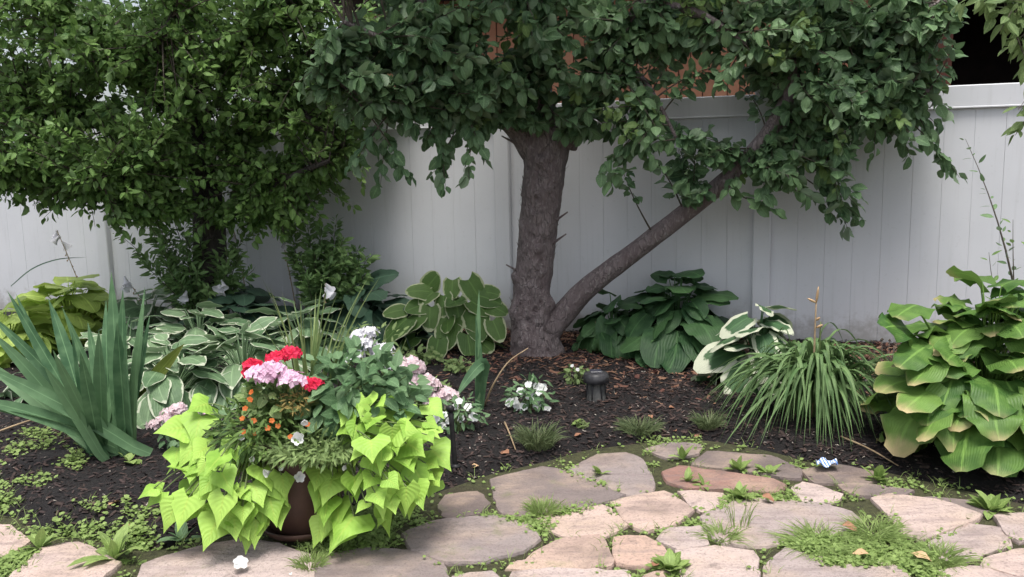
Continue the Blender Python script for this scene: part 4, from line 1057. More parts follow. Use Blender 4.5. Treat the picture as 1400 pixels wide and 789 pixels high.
potato('lime green sweet potato vine trailing over the pot side nearest the iris', 300, -.15, shell(308, 668, 58, 58, 46, 2, .10) + [(275, 568, .12, .16, -.3), (252, 585, .1, .15, -.5), (285, 552, .16, .13, .1), (243, 612, .08, .14, -.4), (222, 672, -.02, .10, -.9), (210, 668, -.03, .08, -.9), (355, 680, -.06, .13, .5), (345, 660, -.06, .13, .6), (297, 712, -.12, .14, 0), (258, 680, -.08, .14, -.5), (240, 690, -.08, .12, -.4), (330, 695, -.1, .13, .2), (272, 600, .06, .15, .1), (262, 640, .03, .13, -.3), (375, 660, -.05, .12, .4), (368, 680, -.06, .13, .3), (385, 650, -.03, .11, .4), (360, 640, -.03, .12, .3), (378, 695, -.04, .11, .2), (350, 710, -.08, .12, .2)], 32)

def head(c, rad_, n, mat, parent, name='flower_head', flor=.018, flat_=.7, seed=0):
    r = np.random.RandomState(seed); g = Geo()
    for i in range(n):
        z = 1 - (i + .5) / n * 1.05; a = i * 2.39996
        q = np.array([math.sqrt(max(0, 1 - z * z)) * math.cos(a), math.sqrt(max(0, 1 - z * z)) * math.sin(a), z])
        p = c + q * rad_ * np.array([1.1, 1.1, flat_]) * (.7 + .5 * r.rand()); nn = nrm(q + np.array([0, -.35, .2]) + r.randn(3) * .25)
        a0 = r.rand() * 6; F = frame(nrm(np.cross(nn, r.randn(3))), nn)
        for k in range(5):
            al = a0 + k * 1.2566; d = F[:, 0] * math.cos(al) + F[:, 1] * math.sin(al); sd_ = np.cross(nn, d); s = flor * (.85 + .3 * r.rand())
            g.add([p, p + d * s * .6 + sd_ * s * .38 + nn * s * .12, p + d * s + nn * s * .02, p + d * s * .6 - sd_ * s * .38 + nn * s * .12], [(0, 1, 2, 3)][0:1], None, None, r.rand())
    return part(name, g, mat, parent, smooth=False)
def floret(c, nn, s, mat, parent, name='flower', np_=5, seed=0, trumpet=.15):
    r = np.random.RandomState(seed); g = Geo(); nn = nrm(nn); F = frame(nrm(np.cross(nn, (0.3, .2, .9))), nn); a0 = r.rand() * 6
    for k in range(np_):
        al = a0 + k * 2 * math.pi / np_; d = F[:, 0] * math.cos(al) + F[:, 1] * math.sin(al); sd_ = np.cross(nn, d); q = s * (.9 + .2 * r.rand())
        g.add([c - nn * s * trumpet * 2, c + d * q * .55 + sd_ * q * .5, c + d * q * .95 + sd_ * q * .22 - nn * q * .1, c + d * q * .95 - sd_ * q * .22 - nn * q * .1, c + d * q * .55 - sd_ * q * .5], [(0, 1, 2, 3)], [(0, 3, 4)], None, r.rand())
    return part(name, g, mat, parent, smooth=True)

def bush(name, label, cat, base, centre, radii, n, temps, mat, size, group=None, limit=300, hang=.15, shellp=.5, upn=.7, stems=10, nmass='foliage', face=.5):
    th = thing(name, base, label, cat, group); lv = Leaves(temps, mat); st = Geo()
    for i in range(n):
        q = nrm(RS.randn(3)); rr = RS.rand() ** shellp * .0 + (RS.rand() ** .45)
        p = centre + q * rr * np.array(radii)
        if p[2] < base[2] + .01: p[2] = base[2] + .01 + RS.rand() * .03
        d = nrm(q * np.array([1, 1, .5]) + RS.randn(3) * .5 + np.array([0, -.1, -hang])); nn = np.array([0, -face, upn]) + q * .5 + RS.randn(3) * .3
        lv.add(p, d, nn, size * (.65 + .6 * RS.rand()))
    for i in range(stems):
        q = nrm(RS.randn(3)); q[2] = abs(q[2]); tipp = centre + q * np.array(radii) * .85
        P = smooth_path([base + np.array([RS.randn() * .02, RS.randn() * .02, 0]), (base + tipp) / 2 + RS.randn(3) * .02, tipp], 7); st.add(**tube(P, np.linspace(.005, .002, 7), 5, cap=False))
    part('stems', st, MAT['stem'], th)
    lv.build(th, limit, nmass)
    return th
T_OV = [leaf_template(.55, 4, 2, .15, c, .08, 40 + i) for i, c in enumerate((.3, .6, .1))]
T_RND = [leaf_template(.85, 4, 2, .12, c, .15, 50 + i, a=.7) for i, c in enumerate((.2, .5, .1))]
T_NAR = [leaf_template(.24, 3, 2, .15, c, .05, 60 + i) for i, c in enumerate((.3, .6, .1))]
T_LAN = [leaf_template(.36, 4, 2, .18, c, .05, 70 + i) for i, c in enumerate((.3, .6, .1))]
PG = 'annuals planted in the flower pot'
S0 = PC + np.array([0, 0, .37])
# dark green leafy annual (centre right)
bush('leafy_annual', 'bushy dark green broad leaved annual filling the pot above the lime vine', 'plant', S0 + (.06, .05, 0), at(492, 535, PY + .18), (.25, .20, .19), 420, T_OV, MAT['leafy'], .078, PG, 300, hang=.1)
# calibrachoa with orange flowers (left front)
oc = bush('orange_annual', 'fine leaved annual dotted with small orange flowers over the pot rim', 'plant', S0 + (-.09, -.05, 0), at(358, 592, PY + .08), (.19, .18, .17), 1300, T_NAR, MAT['geranium'], .045, PG, 0)
for i, (x, y) in enumerate([(343, 536), (335, 558), (331, 572), (347, 575), (372, 575), (366, 585), (349, 592), (333, 590), (420, 580), (397, 597), (380, 582), (342, 546)]):
    floret(at(x, y, PY - .04 - .04 * RS.rand()), (RS.randn() * .3, -.8, .6), .012, MAT['petal_orange'], oc, seed=i)
# white trumpet flowers (front)
wc = bush('petunia', 'trailing annual with white trumpet flowers hanging at the pot front', 'petunia', S0 + (0, -.1, 0), at(438, 634, PY + .0), (.21, .16, .15), 1900, T_NAR, MAT['fine'], .045, PG, 0)
for i, (x, y, s) in enumerate([(407, 600, .032), (417, 579, .018), (346, 680, .03), (362, 648, .022), (410, 653, .026), (330, 598, .016), (345, 628, .015), (470, 640, .014), (385, 640, .014)]):
    floret(at(x, y, PY - .09), (RS.randn() * .5, -.8, .3 + .4 * RS.randn()), s * .85, MAT['petal_white'], wc, seed=50 + i, trumpet=.7)
# red and pink geraniums
rg = bush('red_geranium', 'geranium with clustered crimson red flower heads in the pot', 'geranium', S0 + (-.04, .04, 0), at(385, 540, PY + .16), (.17, .13, .12), 200, T_RND, MAT['geranium'], .05, PG, 200)
for i, (x, y, r_) in enumerate([(345, 500, .030), (378, 490, .030), (398, 484, .026), (427, 526, .032), (341, 510, .02)]):
    c = at(x, y, PY + .06); g = Geo(); g.add(**tube(smooth_path([S0 + (-.04, .04, 0), (S0 + c) / 2 + (0, 0, .05), c], 8), .003, 5)); s_ = part('flower_stalk', g, MAT['stem'], rg); head(c, r_, 17, MAT['petal_red'], s_, seed=i, flor=.023)
pg_ = bush('pink_geranium', 'geranium with clustered pale pink flower heads in the pot', 'geranium', S0 + (-.02, -.02, 0), at(380, 545, PY + .1), (.15, .12, .08), 90, T_RND, MAT['fine'], .05, PG, 90)
for i, (x, y, r_) in enumerate([(352, 512, .036), (372, 506, .034), (398, 520, .040), (362, 516, .03)]):
    c = at(x, y, PY + .0); g = Geo(); g.add(**tube(smooth_path([S0 + (-.02, -.02, 0), (S0 + c) / 2 + (0, 0, .05), c], 8), .003, 5)); s_ = part('flower_stalk', g, MAT['stem'], pg_); head(c, r_, 15, MAT['petal_pink'], s_, seed=20 + i, flor=.027)
bb = Geo()
tr = bush('bronze_annual', 'bronze budded filler plant below the pink geranium heads', 'plant', S0 + (.0, -.06, 0), at(405, 550, PY + .02), (.07, .06, .05), 160, T_NAR, MAT['bronze'], .028, PG, 0)
# spiky grass
sp = thing('spike_grass', S0 + (.03, .06, 0), 'thin upright spiky grass rising from the middle of the pot', 'grass plant', PG)
for i, (x, y, w_) in enumerate([(440, 388, 1.5), (447, 395, 1.3), (432, 400, 1.4), (520, 378, .8), (508, 372, .7), (500, 385, .6), (368, 392, .8), (385, 398, .8), (358, 380, .6), (400, 410, .9), (410, 400, .8), (425, 420, 1), (460, 405, 1.1), (470, 415, .8), (480, 420, .8), (395, 440, .8), (380, 450, .7), (455, 430, .9), (345, 430, .6), (415, 435, 1), (490, 440, .7), (372, 425, .6), (436, 440, 1.2)]):
    tip = at(x, y, PY + .25 + .1 * RS.randn()); B = S0 + np.array([.03, .06, 0]) + np.array([RS.randn() * .015, RS.randn() * .015, 0])
    mid_ = (B + tip) / 2 + np.array([(B[0] - tip[0]) * .2, 0, .05]); t = np.linspace(0, 1, 9)[:, None]; S = (1 - t) ** 2 * B + 2 * t * (1 - t) * mid_ + t * t * tip
    g = Geo(); g.add(**ribbon(S, .007 * w_ * prof_grass(np.linspace(0, 1, 9)), (RS.randn() * .4, -1, .2), 2, .3)); part('leaf_blade', g, MAT['spike'], sp)

# ------------------------------------------------------------------ bedding plants in the soil
def flowering(name, label, cat, px, py, W, H, nl, temps, mat, size, flowers, fmat, fs, group=None, kind='floret'):
    B = ground(px, py); th = bush(name, label, cat, B, B + (0, 0, H * .45), (W, W * .7, H * .55), nl, temps, mat, size, group, nl if nl <= 300 else 0)
    for i, (x, y) in enumerate(flowers):
        c = at(x, y, B[1] - W * .5 * RS.rand())
        if kind == 'floret': floret(c, (RS.randn() * .4, -.8, .7), fs * (.8 + .4 * RS.rand()), fmat, th, seed=200 + i)
        else:
            g = Geo(); g.add(**tube(smooth_path([B, (B + c) / 2 + (0, 0, .03), c], 6), .003, 5)); s_ = part('flower_stalk', g, MAT['stem'], th); head(c, fs, 15, fmat, s_, seed=300 + i, flor=fs * .7)
    return th
flowering('impatiens', 'low white flowered bedding plant alone in the bare mulch', 'bedding plant', 725, 560, .14, .20, 120, T_LAN, MAT['leafy'], .06, [(703, 548), (712, 534), (722, 525), (733, 527), (741, 530), (726, 541), (708, 556), (716, 556), (734, 553), (748, 559), (737, 536), (695, 550)], MAT['petal_white'], .030)
flowering('impatiens', 'white flowered bedding plant crowding the black stake', 'bedding plant', 628, 588, .15, .20, 120, T_LAN, MAT['leafy'], .055, [(595, 560), (607, 567), (612, 575), (622, 556), (640, 556), (630, 572), (648, 570), (604, 582), (596, 572), (628, 548)], MAT['petal_white'], .026)
flowering('phlox', 'pale pink phlox between the pot and the white bedding plant', 'phlox', 580, 575, .18, .25, 160, T_LAN, MAT['fine'], .05, [(581, 522), (592, 548), (600, 545), (568, 505), (552, 510), (603, 552), (560, 520), (590, 528), (575, 535), (610, 540), (562, 498)], MAT['petal_pale'], .045, kind='head')
flowering('phlox', 'lilac pink phlox heads behind the potted leafy annual', 'phlox', 520, 540, .26, .50, 180, T_LAN, MAT['fine'], .055, [(512, 480), (500, 470), (525, 478), (492, 460), (505, 456), (518, 490), (530, 490), (486, 488), (540, 500)], MAT['petal_lilac'], .045, kind='head')
flowering('verbena', 'small pink flowering plant on the soil beside the lime vine', 'bedding plant', 250, 612, .12, .20, 90, T_RND, MAT['leafy'], .045, [(214, 581), (224, 576), (236, 572), (243, 560), (232, 566)], MAT['petal_pale'], .034, kind='head')
flowering('verbena', 'single lilac pink flower plant behind the lime vine crest', 'bedding plant', 285, 600, .10, .22, 60, T_RND, MAT['leafy'], .045, [(280, 568), (286, 574)], MAT['petal_pink'], .04, kind='head')
flowering('seedling', 'small green and red seedling beside the solar light', 'seedling', 788, 524, .09, .12, 50, T_OV, MAT['fine'], .045, [(782, 500), (790, 505)], MAT['petal_white'], .014)
flowering('seedling', 'tiny pale seedling alone in dark mulch below the white flowers', 'seedling', 795, 584, .035, .04, 10, T_RND, MAT['weed'], .035, [], None, 0)
flowering('columbine', 'low grey green columbine leaves at the foot of the yellow edged hosta', 'plant', 575, 500, .16, .14, 110, T_RND, MAT['fine'], .04, [], None, 0)
flowering('columbine', 'small round leaved seedling under the yellow edged hosta', 'plant', 630, 508, .12, .10, 50, T_RND, MAT['fine'], .04, [], None, 0)

# small shrubs and suckers by the dark trunk
def shoots(name, label, px, py, tips, nleaf, size, mat, temps, limit=200, cat='shrub'):
    B = ground(px, py); th = thing(name, B, label, cat)
    cr = Crown([np.array([B, B + (0, 0, .03), B + (0.01, 0, .05)])], temps, mat)
    for x, y, dY in tips: cr.spray(at(x, y, B[1] + dY), .05, nleaf, size, spread=.6, maxlen=1.2, hang=-.05, face=.3)
    part('stems', cr.tw, MAT['twig'], th, kind='stuff'); cr.lv.build(th, limit)
shoots('sucker_shrub', 'leafy suckers rising beside the dark tree trunk', 285, 462, [(200, 290, -.1), (215, 300, -.2), (230, 280, 0), (250, 310, -.3), (240, 340, -.3), (260, 330, -.2), (310, 330, -.3), (300, 350, -.3), (330, 345, -.2), (270, 370, -.4), (160, 318, .1), (185, 345, -.1), (225, 360, -.3), (320, 380, -.3), (245, 385, -.4), (215, 330, -.2), (205, 320, -.1), (335, 320, -.2), (345, 370, -.3), (225, 315, -.25), (255, 345, -.35), (235, 375, -.4), (285, 395, -.4), (265, 300, -.2), (195, 360, -.2), (310, 365, -.35)], 100, .082, MAT['shrub'], T_LAN)
shoots('box_shrub', 'rounded small leaved shrub in front of the fence behind spiky grass', 440, 460, [(400, 320, 0), (420, 300, 0), (440, 310, -.1), (455, 330, 0), (470, 325, -.1), (490, 340, 0), (505, 350, -.1), (480, 370, -.2), (450, 360, -.25), (430, 345, -.2), (410, 350, -.2), (465, 385, -.3), (500, 375, -.2), (420, 380, -.3), (445, 335, -.1), (475, 345, -.2), (395, 345, 0), (460, 300, 0), (440, 375, -.3), (470, 355, -.25), (490, 360, -.2), (455, 345, -.2), (425, 325, -.1), (485, 390, -.3)], 150, .078, MAT['shrub'], T_LAN)
shoots('sapling', 'thin sapling with sparse leaves against the fence behind the huge hosta', 1398, 500, [(1320, 190, .2)], 26, .075, MAT['apple'], T_LAN, 60, 'sapling')
shoots('sapling', 'short leafy shoot beside the thin sapling behind the huge hosta', 1396, 510, [(1352, 345, .1), (1385, 300, .1), (1402, 330, 0)], 16, .06, MAT['plum'], T_LAN, 80, 'sapling')
# a bough of the next tree that reaches in from beyond the frame
base = ground(1640, 600)
th = thing('young_tree', base, 'light green bough reaching in at the upper corner above the fence end', 'tree')
g = Geo(); P, R, tb = limb([(1640, 620, base[1]), (1635, 300, base[1]), (1610, 60, base[1]), (1580, -120, base[1])], [16, 13, 10, 6], 24, .08); g.add(**tb); part('trunk', g, MAT['bark_dark'], th)
sk = [P[8:]]
g = Geo(); P, R, tb = limb([(1612, 70, base[1]), (1520, 0, base[1]), (1430, -20, base[1] + .1), (1370, -10, base[1] + .1)], [7, 5, 4, 2.5], 16, .08, seg=8); g.add(**tb); part('limb', g, MAT['bark_dark'], th); sk.append(P)
cr = Crown(sk, [leaf_template(.46, 4, 2, .2, c, .06, 90 + i) for i, c in enumerate((.3, .6, .1))], MAT['fine'])
for px, py in [(1352, 20), (1365, 45), (1380, 70), (1392, 60), (1398, 40), (1375, 30), (1400, 95), (1392, 150), (1388, 185), (1402, 170), (1410, 200), (1420, 120), (1440, 60), (1450, 150), (1380, 0), (1345, 5), (1310, 0), (1480, 90), (1500, 30), (1470, 180)]:
    cr.spray(at(px, py, base[1] + .05 * RS.randn()), .1, 15, .085, maxlen=.35)
part('twigs', cr.tw, MAT['twig'], th, kind='stuff'); cr.lv.build(th, 200)

# ------------------------------------------------------------------ lights, stake, litter
B = ground(815, 545)
th = thing('solar_light', B, 'small weathered grey solar path light sunk in the mulch', 'solar light')
g = Geo(); g.add(**lathe(B, [(.001, -.05), (.06, -.05), (.062, .0), (.055, .03), (.05, .10), (.048, .12), (.001, .12)], 28)); part('lens_body', g, MAT['lens'], th)
g = Geo(); g.add(**lathe(B, [(.001, .112), (.072, .104), (.08, .108), (.078, .135), (.074, .16), (.05, .168), (.001, .17)], 32)); part('cap', g, MAT['grey_plastic'], th)
g = Geo(); box_geo(g, B + (0, 0, .173), np.eye(3), (.035, .035, .004), .001); part('solar_panel', g, MAT['panel'], th, smooth=False)
for k in range(6):
    a = k * math.pi / 3; g = Geo(); g.add(**tube([B + np.array([.058 * math.cos(a), .058 * math.sin(a), -.01]), B + np.array([.054 * math.cos(a), .054 * math.sin(a), .12])], .005, 6)); part('rib', g, MAT['grey_plastic'], th)
B = ground(623, 640)
th = thing('garden_stake', B, 'thin black metal stake beside the lime vine', 'stake')
tp = at(616, 560, B[1])
g = Geo(); g.add(**tube(np.linspace(B - (0, 0, .05), tp, 6), .0125, 10)); part('rod', g, MAT['black_metal'], th)
g = Geo(); g.add(**lathe(tp, [(.001, -.01), (.018, -.008), (.020, .01), (.012, .02), (.001, .024)], 12)); part('cap', g, MAT['black_metal'], th)
g = Geo(); g.add(**lathe(B + (0, 0, .006), [(.013, 0), (.026, .0), (.026, .008), (.014, .016)], 14)); part('collar', g, MAT['black_metal'], th)

B = flat(1128, 634, .045)
m, nt_, out = newmat('wrapper_foil'); b = NB(nt_)
tc = b.n('ShaderNodeTexCoord'); wv_ = b.n('ShaderNodeTexWave'); wv_.inputs['Scale'].default_value = 26; wv_.inputs['Distortion'].default_value = 2; b.l(tc.outputs['Object'], wv_.inputs['Vector'])
p = b.n('ShaderNodeBsdfPrincipled'); b.l(b.mix(b.step(wv_.outputs['Fac'], .45, .6), (.10, .22, .55), (.78, .82, .88)), p.inputs['Base Color']); p.inputs['Roughness'].default_value = .35; b.l(p.outputs[0], out.inputs[0])
g = Geo(); V = []; Q = []
for i in range(7):
    for k in range(5): V.append(B + np.array([(i / 6 - .5) * .105, (k / 4 - .5) * .075, .012 * math.sin(i * 1.7 + k) + .012 * RS.rand()]) + np.array([.015 * (k / 4), 0, 0]))
for i in range(6):
    for k in range(4): Q.append((i * 5 + k, (i + 1) * 5 + k, (i + 1) * 5 + k + 1, i * 5 + k + 1))
g.add(V, Q); o = link('candy_wrapper', g.mesh('candy_wrapper', m, smooth=False)); tag(o, 'crumpled blue and white wrapper lying at the daylily foot', 'wrapper')

def fallen(name, label, cat, px, py, size, mat, group=None, z=None, n=5, white=False):
    P = flat(px, py, .038) if z is None else ground(px, py) + (0, 0, .012)
    t = leaf_template(.6, 5, 4, .35, .4, .25, RS.randint(999)) ; a = RS.rand() * 6.28
    F = frame((math.cos(a), math.sin(a), .05), (RS.randn() * .15, -.15, 1)); V = np.concatenate(t.V) @ F.T * size * .75 + P
    g = Geo(); g.add(V, t.Q[0], None, t.U[0]); o = link(name, g.mesh(name, mat, P)); o.location = tuple(P); tag(o, label, cat, group)
fallen('fallen_leaf', 'rust red fallen leaf on the long grey flagstone', 'leaf', 1152, 716, .09, MAT['fallen'])
fallen('fallen_leaf', 'orange brown curled leaf at the bottom edge of the patio', 'leaf', 893, 774, .06, MAT['fallen'])
fallen('fallen_leaf', 'tan fallen leaf on the mulch near the black stake', 'leaf', 655, 640, .07, MAT['tanleaf'], z=1)
fallen('fallen_leaf', 'rust fallen leaf touching the grey green sedge tuft', 'leaf', 696, 623, .10, MAT['fallen'], z=1)
fallen('fallen_leaf', 'tan leaf on the bare soil between iris and patio', 'leaf', 150, 694, .10, MAT['tanleaf'], z=1)
fallen('fallen_leaf', 'orange leaf on the soil above the leftmost flagstones', 'leaf', 176, 724, .08, MAT['fallen'], z=1)
fallen('fallen_leaf', 'pale tan leaf under the tip of the daylily blades', 'leaf', 1058, 617, .10, MAT['tanleaf'], z=1)
fallen('fallen_leaf', 'small tan leaf between grass tufts on the patio', 'leaf', 1188, 757, .08, MAT['tanleaf'])
fallen('fallen_leaf', 'tan leaf below the pale flagstone at the grass tuft', 'leaf', 1245, 756, .10, MAT['tanleaf'])
fallen('fallen_leaf', 'brown leaf against the back edge of the long grey flagstone', 'leaf', 1042, 677, .08, MAT['fallen'])
for k, (x, y) in enumerate([(888, 570), (795, 596), (925, 592), (915, 560), (955, 597)]):
    fallen('fallen_leaf', ['russet leaf in the dark mulch beyond the sedge', 'small brown leaf on the mulch under the white bedding plant', 'brown leaf near the round stone of the bed edge', 'reddish leaf in the mulch below the dark green hosta', 'pale leaf beside the dark flagstone corner'][k], 'leaf', x, y, .06, MAT['fallen'], z=1)
B = flat(329, 772, .045)
th = thing('fallen_flower', B, 'white fallen petunia flower lying on a flagstone', 'flower'); floret(B + (0, 0, .012), (.3, -.4, .8), .03, MAT['petal_white'], th, 'petals', 5, 5, .3)
fallen('fallen_petal', 'white petal at the bottom of the patio below the pot', 'petal', 398, 786, .03, MAT['petal_white'])

# dead twigs
for k, (x0, y0, x1, y1, lab) in enumerate([(1150, 600, 1228, 640, 'long dead twig at the patio edge under the huge hosta'), (690, 580, 705, 618, 'thin pale twig standing by the sedge tuft'), (0, 592, 75, 570, 'dead stick under the iris leaves')]):
    a, b_ = ground(x0, y0), ground(x1, y1); g = Geo(); P = smooth_path([a + (0, 0, .012), (a + b_) / 2 + (0, 0, .03) + RS.randn(3) * .01, b_ + (0, 0, .012)], 8); g.add(**tube(P, np.linspace(.006, .003, 8), 6, .2, 20)); o = link('dead_twig', g.mesh('dead_twig', MAT['dry'])); tag(o, lab, 'twig')
B = ground(832, 478); th = thing('dry_stubble', B, 'dry straw stems beside the dark green hosta', 'plant')
for k in range(8):
    g = Geo(); g.add(**tube([B + np.array([RS.randn() * .03, RS.randn() * .03, 0]), B + np.array([-.03 + RS.randn() * .05, RS.randn() * .04, .14 + .12 * RS.rand()])], [.003, .0015], 5)); part('straw', g, MAT['dry'], th)
B = ground(1208, 545); th = thing('dry_stubble', B, 'dark dead seed stalks between daylily and huge hosta', 'plant')
for k in range(7):
    tpp = at(1190 + 6 * k + 4 * RS.randn(), 462 + 8 * RS.rand(), B[1] + .1); g = Geo(); g.add(**tube([B + np.array([RS.randn() * .03, RS.randn() * .03, 0]), tpp], [.003, .002], 5)); s_ = part('stalk', g, MAT['twig'], th)
    g = Geo(); g.add(**lathe(tpp, [(.001, -.008), (.009, 0), (.001, .01)], 6)); part('seed_head', g, MAT['twig'], s_)

# sedge tufts and a mossy stone
def tuft(name, label, px, py, R, H, n, mat, cat='grass tuft', group=None, wid=.0028, flatp=None):
    B = ground(px, py) if flatp is None else flat(px, py, .0); th = thing(name, B, label, cat, group); g = Geo()
    for i in range(n):
        a = RS.rand() * 6.283; r0 = R * .55 * math.sqrt(RS.rand()); b0 = B + np.array([math.cos(a) * r0, math.sin(a) * r0, 0]); a2 = a + RS.randn() * .7
        rr = R * (.3 + .7 * RS.rand()); tip = b0 + np.array([math.cos(a2) * rr, math.sin(a2) * rr, H * (.25 + .75 * RS.rand())]); mid_ = b0 * .5 + tip * .5 + np.array([0, 0, H * .45])
        t = np.linspace(0, 1, 5)[:, None]; S = (1 - t) ** 2 * b0 + 2 * t * (1 - t) * mid_ + t * t * tip
        g.add(**ribbon(S, wid * (.7 + .6 * RS.rand()) * prof_grass(np.linspace(0, 1, 5)), (RS.randn(), -1, .5), 1), R=RS.rand())
    part('blades', g, mat, th, kind='stuff'); return th
tuft('sedge_tuft', 'round grey green sedge tuft on the mulch above the brown flagstone', 735, 612, .13, .13, 260, MAT['sedge'])
tuft('sedge_tuft', 'low sedge tuft with yellow leaves in the mulch centre', 874, 592, .12, .08, 220, MAT['sedge'])
tuft('sedge_tuft', 'brownish sedge tuft beside the daylily', 968, 585, .10, .09, 180, MAT['sedge'])
tuft('grass_tuft', 'long grass tuft in front of the long grey flagstone', 1195, 732, .13, .055, 240, MAT['grass'], flatp=1, wid=.0022)
tuft('grass_tuft', 'wide low grass tuft along the lower edge of the grey flagstone', 1120, 746, .17, .04, 240, MAT['grass'], flatp=1, wid=.0022)
tuft('grass_tuft', 'bright grass tuft between pale flagstone and patio bottom', 1285, 768, .11, .055, 200, MAT['grass'], flatp=1, wid=.0022)
tuft('grass_tuft', 'grass sprouting at the corner of the long grey flagstone', 985, 738, .10, .05, 120, MAT['grass'], flatp=1, wid=.0022)
tuft('grass_tuft', 'tall seed grass blades over the small round flagstone joint', 1010, 722, .08, .16, 22, MAT['grass'], flatp=1, wid=.0016)
tuft('grass_tuft', 'grass tuft beside the brown flagstone lower edge', 742, 703, .08, .07, 160, MAT['grass'], flatp=1, wid=.0022)
tuft('grass_tuft', 'grass tuft under the pot at the patio joint', 425, 778, .07, .06, 130, MAT['grass'], flatp=1, wid=.0022)

def rosette(name, label, px, py, n, L, mat, ratio=.36, el=35, onflat=False):
    B = flat(px, py, .0) if onflat else ground(px, py); th = thing(name, B, label, 'weed'); lv = Leaves([leaf_template(ratio, 5, 2, .15, c, .08, 130 + i) for i, c in enumerate((.4, .8))], mat)
    for i in range(n):
        a = i * 2.39996 + RS.randn() * .3; e = rad(el + 22 * RS.randn()); d = np.array([math.cos(a) * math.cos(e), math.sin(a) * math.cos(e), math.sin(e)]); lv.add(B + d * .006 + (0, 0, .004), d, np.array([-math.cos(a) * .4, -math.sin(a) * .4, 1]), L * (.6 + .6 * RS.rand()))
    lv.build(th, 300)
rosette('weed_plant', 'upright dandelion weed between the two leftmost flagstones', 157, 768, 12, .15, MAT['weed'], .3, 48, True)
rosette('weed_plant', 'broad leaved weed sprouting beside the leftmost small flagstone', 55, 752, 9, .10, MAT['weed'], .4, 40, True)
rosette('weed_plant', 'seedling weed on the reddish flagstone joint', 940, 662, 8, .07, MAT['weed'], .42, 50, True)
rosette('weed_plant', 'small pale weed left of the reddish flagstone', 820, 650, 8, .07, MAT['weed'], .5, 40, True)
rosette('weed_plant', 'tall seedling weed behind the reddish flagstone', 933, 630, 7, .09, MAT['weed'], .36, 60, True)
rosette('weed_plant', 'pale weed clump on the reddish flagstone beside its pink neighbour', 963, 668, 8, .06, MAT['weed'], .4, 30, True)
rosette('weed_plant', 'leafy weed clump on the dark flagstone above the reddish one', 1010, 645, 18, .08, MAT['weed'], .45, 35, True)
rosette('weed_plant', 'weed with rounded leaves at the end of the dark flagstone', 1052, 650, 10, .07, MAT['weed'], .5, 40, True)
rosette('weed_plant', 'leafy weed right of the blue wrapper', 1200, 660, 18, .09, MAT['weed'], .42, 45, True)
rosette('weed_plant', 'bright leafy weed in the joint between pink and grey flagstones', 1010, 684, 24, .08, MAT['weed'], .45, 40, True)
rosette('weed_plant', 'bright green weed mound beside the pinkish bottom flagstone', 915, 782, 40, .08, MAT['weed'], .5, 40, True)
rosette('weed_plant', 'yellow green weed mound in the joint at the right edge of the patio', 1355, 702, 34, .09, MAT['weed'], .5, 40, True)
rosette('weed_plant', 'light leaf weed under the lime vine on bare soil', 250, 742, 8, .10, MAT['leafy'], .45, 20)
rosette('weed_plant', 'single pale green leaf seedling by the iris foot', 176, 633, 6, .07, MAT['weed'], .8, 30)

# ------------------------------------------------------------------ ground cover, joint weeds, mulch
def scatter_leaves(name, label, cat, pts, temps, mat, size, nper, spread, up=.6):
    lv = Leaves(temps, mat)
    for p, f in pts:
        for _ in range(max(1, int(nper * f))):
            a = RS.rand() * 6.283; e = RS.uniform(.0, up); d = np.array([math.cos(a) * math.cos(e), math.sin(a) * math.cos(e), math.sin(e)])
            lv.add(p + np.array([RS.randn() * spread, RS.randn() * spread, .003 + abs(RS.randn()) * spread * .55]), d, (RS.randn() * .25, -.25 + RS.randn() * .25, 1), size * (.5 + .8 * RS.rand()))
    o = link(name, None); tag(o, label, cat, kind='stuff')
    lv.build(o, 0, name)
    ch = [c for c in COL.objects if c.parent is o][0]; ch.parent = None; nm = o.name; bpy.data.objects.remove(o); ch.name = nm; tag(ch, label, cat, kind='stuff')
jp = []; moss = []
for _ in range(38000):
    px, py = RS.uniform(-420, 1820), RS.uniform(585, 830)
    q = flat(px, py, 0)
    if q[1] > edge_y(q[0]) + .03: continue
    if on_stone(q[0], q[1]): continue
    den = n3(q[0] * 2.2, q[1] * 2.2, 5) + .35 * n3(q[0] * 8, q[1] * 8, 9)
    if q[1] > edge_y(q[0]) - .1: den -= .15
    if RS.rand() < .07 + max(0, den) * 1.3: jp.append((q, .5 + max(0, den) * 2.6))
    if len(jp) > 3800: break
scatter_leaves('joint_weeds', 'small green weeds and clover filling the patio joints', 'weeds', jp, T_RND, MAT['weed'], .018, 7, .016)
gp = []
for _ in range(2600):
    px, py = RS.uniform(-60, 290), RS.uniform(585, 789)
    q = ground(px, py)
    if on_stone(q[0], q[1]): continue
    wgt = 0.0
    if px < 115 and 592 < py < 642: wgt = .9
    if px < 70 + 20 * n3(py * .05, 0) and py > 640: wgt = max(wgt, .75)
    if py > 690 and px < 215: wgt = max(wgt, .15 + .6 * (py > 722))
    wgt *= .35 + 1.3 * max(-.25, n3(q[0] * 3, q[1] * 3, 2))
    if RS.rand() < wgt: gp.append((q, 1.0))
scatter_leaves('ground_cover', 'creeping green ground cover and moss at the bed edge left of the pot', 'ground cover', gp, T_RND, MAT['weed'], .024, 7, .024)
gg = Geo()
for q, f in gp[::2] + jp[::3]:
    for _ in range(4):
        a = RS.rand() * 6.283; h = RS.uniform(.02, .055); S = np.array([q, q + np.array([math.cos(a) * h * .3, math.sin(a) * h * .3, h * .6]), q + np.array([math.cos(a) * h * .9, math.sin(a) * h * .9, h])]) + np.array([RS.randn() * .02, RS.randn() * .02, 0])
        gg.add(**ribbon(S, .0016 * np.array([1, .8, .1]), (RS.randn(), -1, .4), 1), R=RS.rand())
o = link('short_grass', gg.mesh('short_grass', MAT['grass'])); tag(o, 'short thin grass blades among the patio weeds', 'grass', kind='stuff')

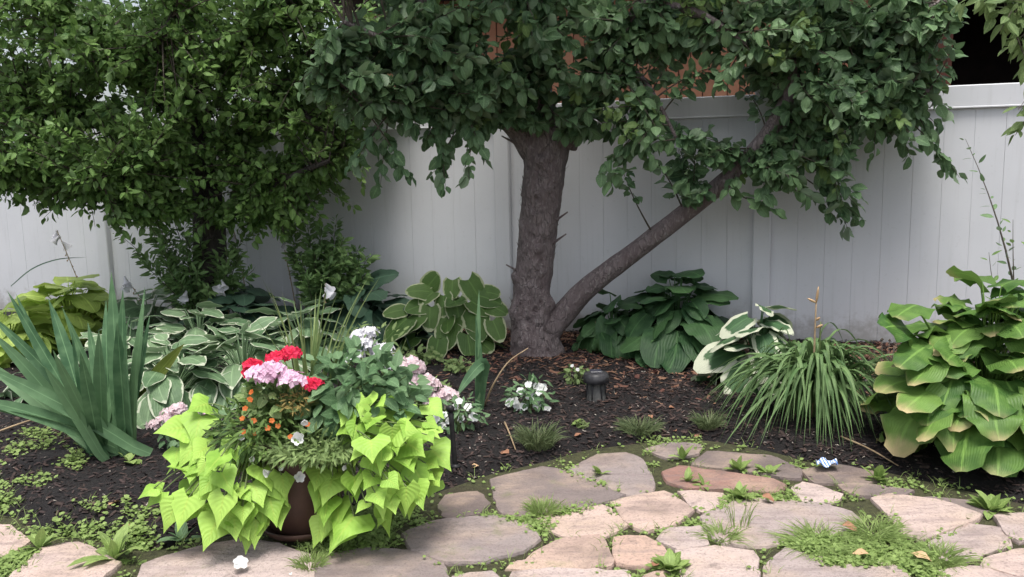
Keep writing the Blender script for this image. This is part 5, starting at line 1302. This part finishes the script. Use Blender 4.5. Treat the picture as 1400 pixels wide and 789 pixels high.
def chips(name, label, cat, N, region, mat, smin, smax, thick=.3):
    pts = []
    while len(pts) < N:
        x, y = region()
        if x is not None: pts.append((x, y, terr(x, y)))
    P = np.array(pts); sz = RS.uniform(smin, smax, N); w_ = sz * RS.uniform(.2, .5, N); h = w_ * thick; a_ = RS.rand(N) * 6.283
    F = frame(np.stack([np.cos(a_), np.sin(a_), RS.randn(N) * .25], 1), np.stack([RS.randn(N) * .35, RS.randn(N) * .35, np.ones(N)], 1))
    T8 = np.array([[-1, -.6, 0], [.8, -1, 0], [1, .5, 0], [-.7, 1, 0], [-.8, -.5, 1], [.7, -.8, 1], [.8, .4, 1], [-.6, .8, 1]]) * .5
    loc = T8[None] * np.stack([sz, w_, h], 1)[:, None, :]
    P[:, 2] += h * .3 + RS.rand(N) * .006
    V = np.einsum('nab,nvb->nva', F, loc) + P[:, None, :]
    Q = np.array([(4, 5, 6, 7), (0, 1, 5, 4), (1, 2, 6, 5), (2, 3, 7, 6), (3, 0, 4, 7)])[None] + (np.arange(N) * 8)[:, None, None]
    g = Geo(); g.add(V.reshape(-1, 3), Q.reshape(-1, 4), None, None, np.repeat(RS.rand(N), 8)); o = link(name, g.mesh(name, mat, smooth=False)); o.color = (0, .5, .5, 1); tag(o, label, cat, kind='stuff')
def reg_bed():
    x = RS.uniform(-4.8, 4.6); ye = edge_y(x); y = ye + (fence_y(x) - ye) * RS.rand() ** 1.25
    return x, y
def reg_back():
    x = RS.uniform(-.6, 3.2); y = fence_y(x) - .05 - abs(RS.randn()) * .55
    return (x, y) if y > edge_y(x) + .3 else (None, None)
chips('bark_mulch', 'dark bark mulch covering the garden bed', 'mulch', 31000, reg_bed, MAT['chip'], .012, .042)
chips('pale_crumbs', 'pale wood crumbs and perlite specks in the mulch', 'crumbs', 2600, reg_bed, MAT['chip_pale'], .008, .02, .6)
chips('leaf_litter', 'brown leaf litter under the tree along the fence', 'leaf litter', 5200, reg_back, MAT['dryleaf'], .02, .075, .12)
chips('shredded_bark', 'long grey brown shreds of bark over the dark mulch', 'bark', 4200, reg_bed, MAT['shred'], .02, .055, .35)
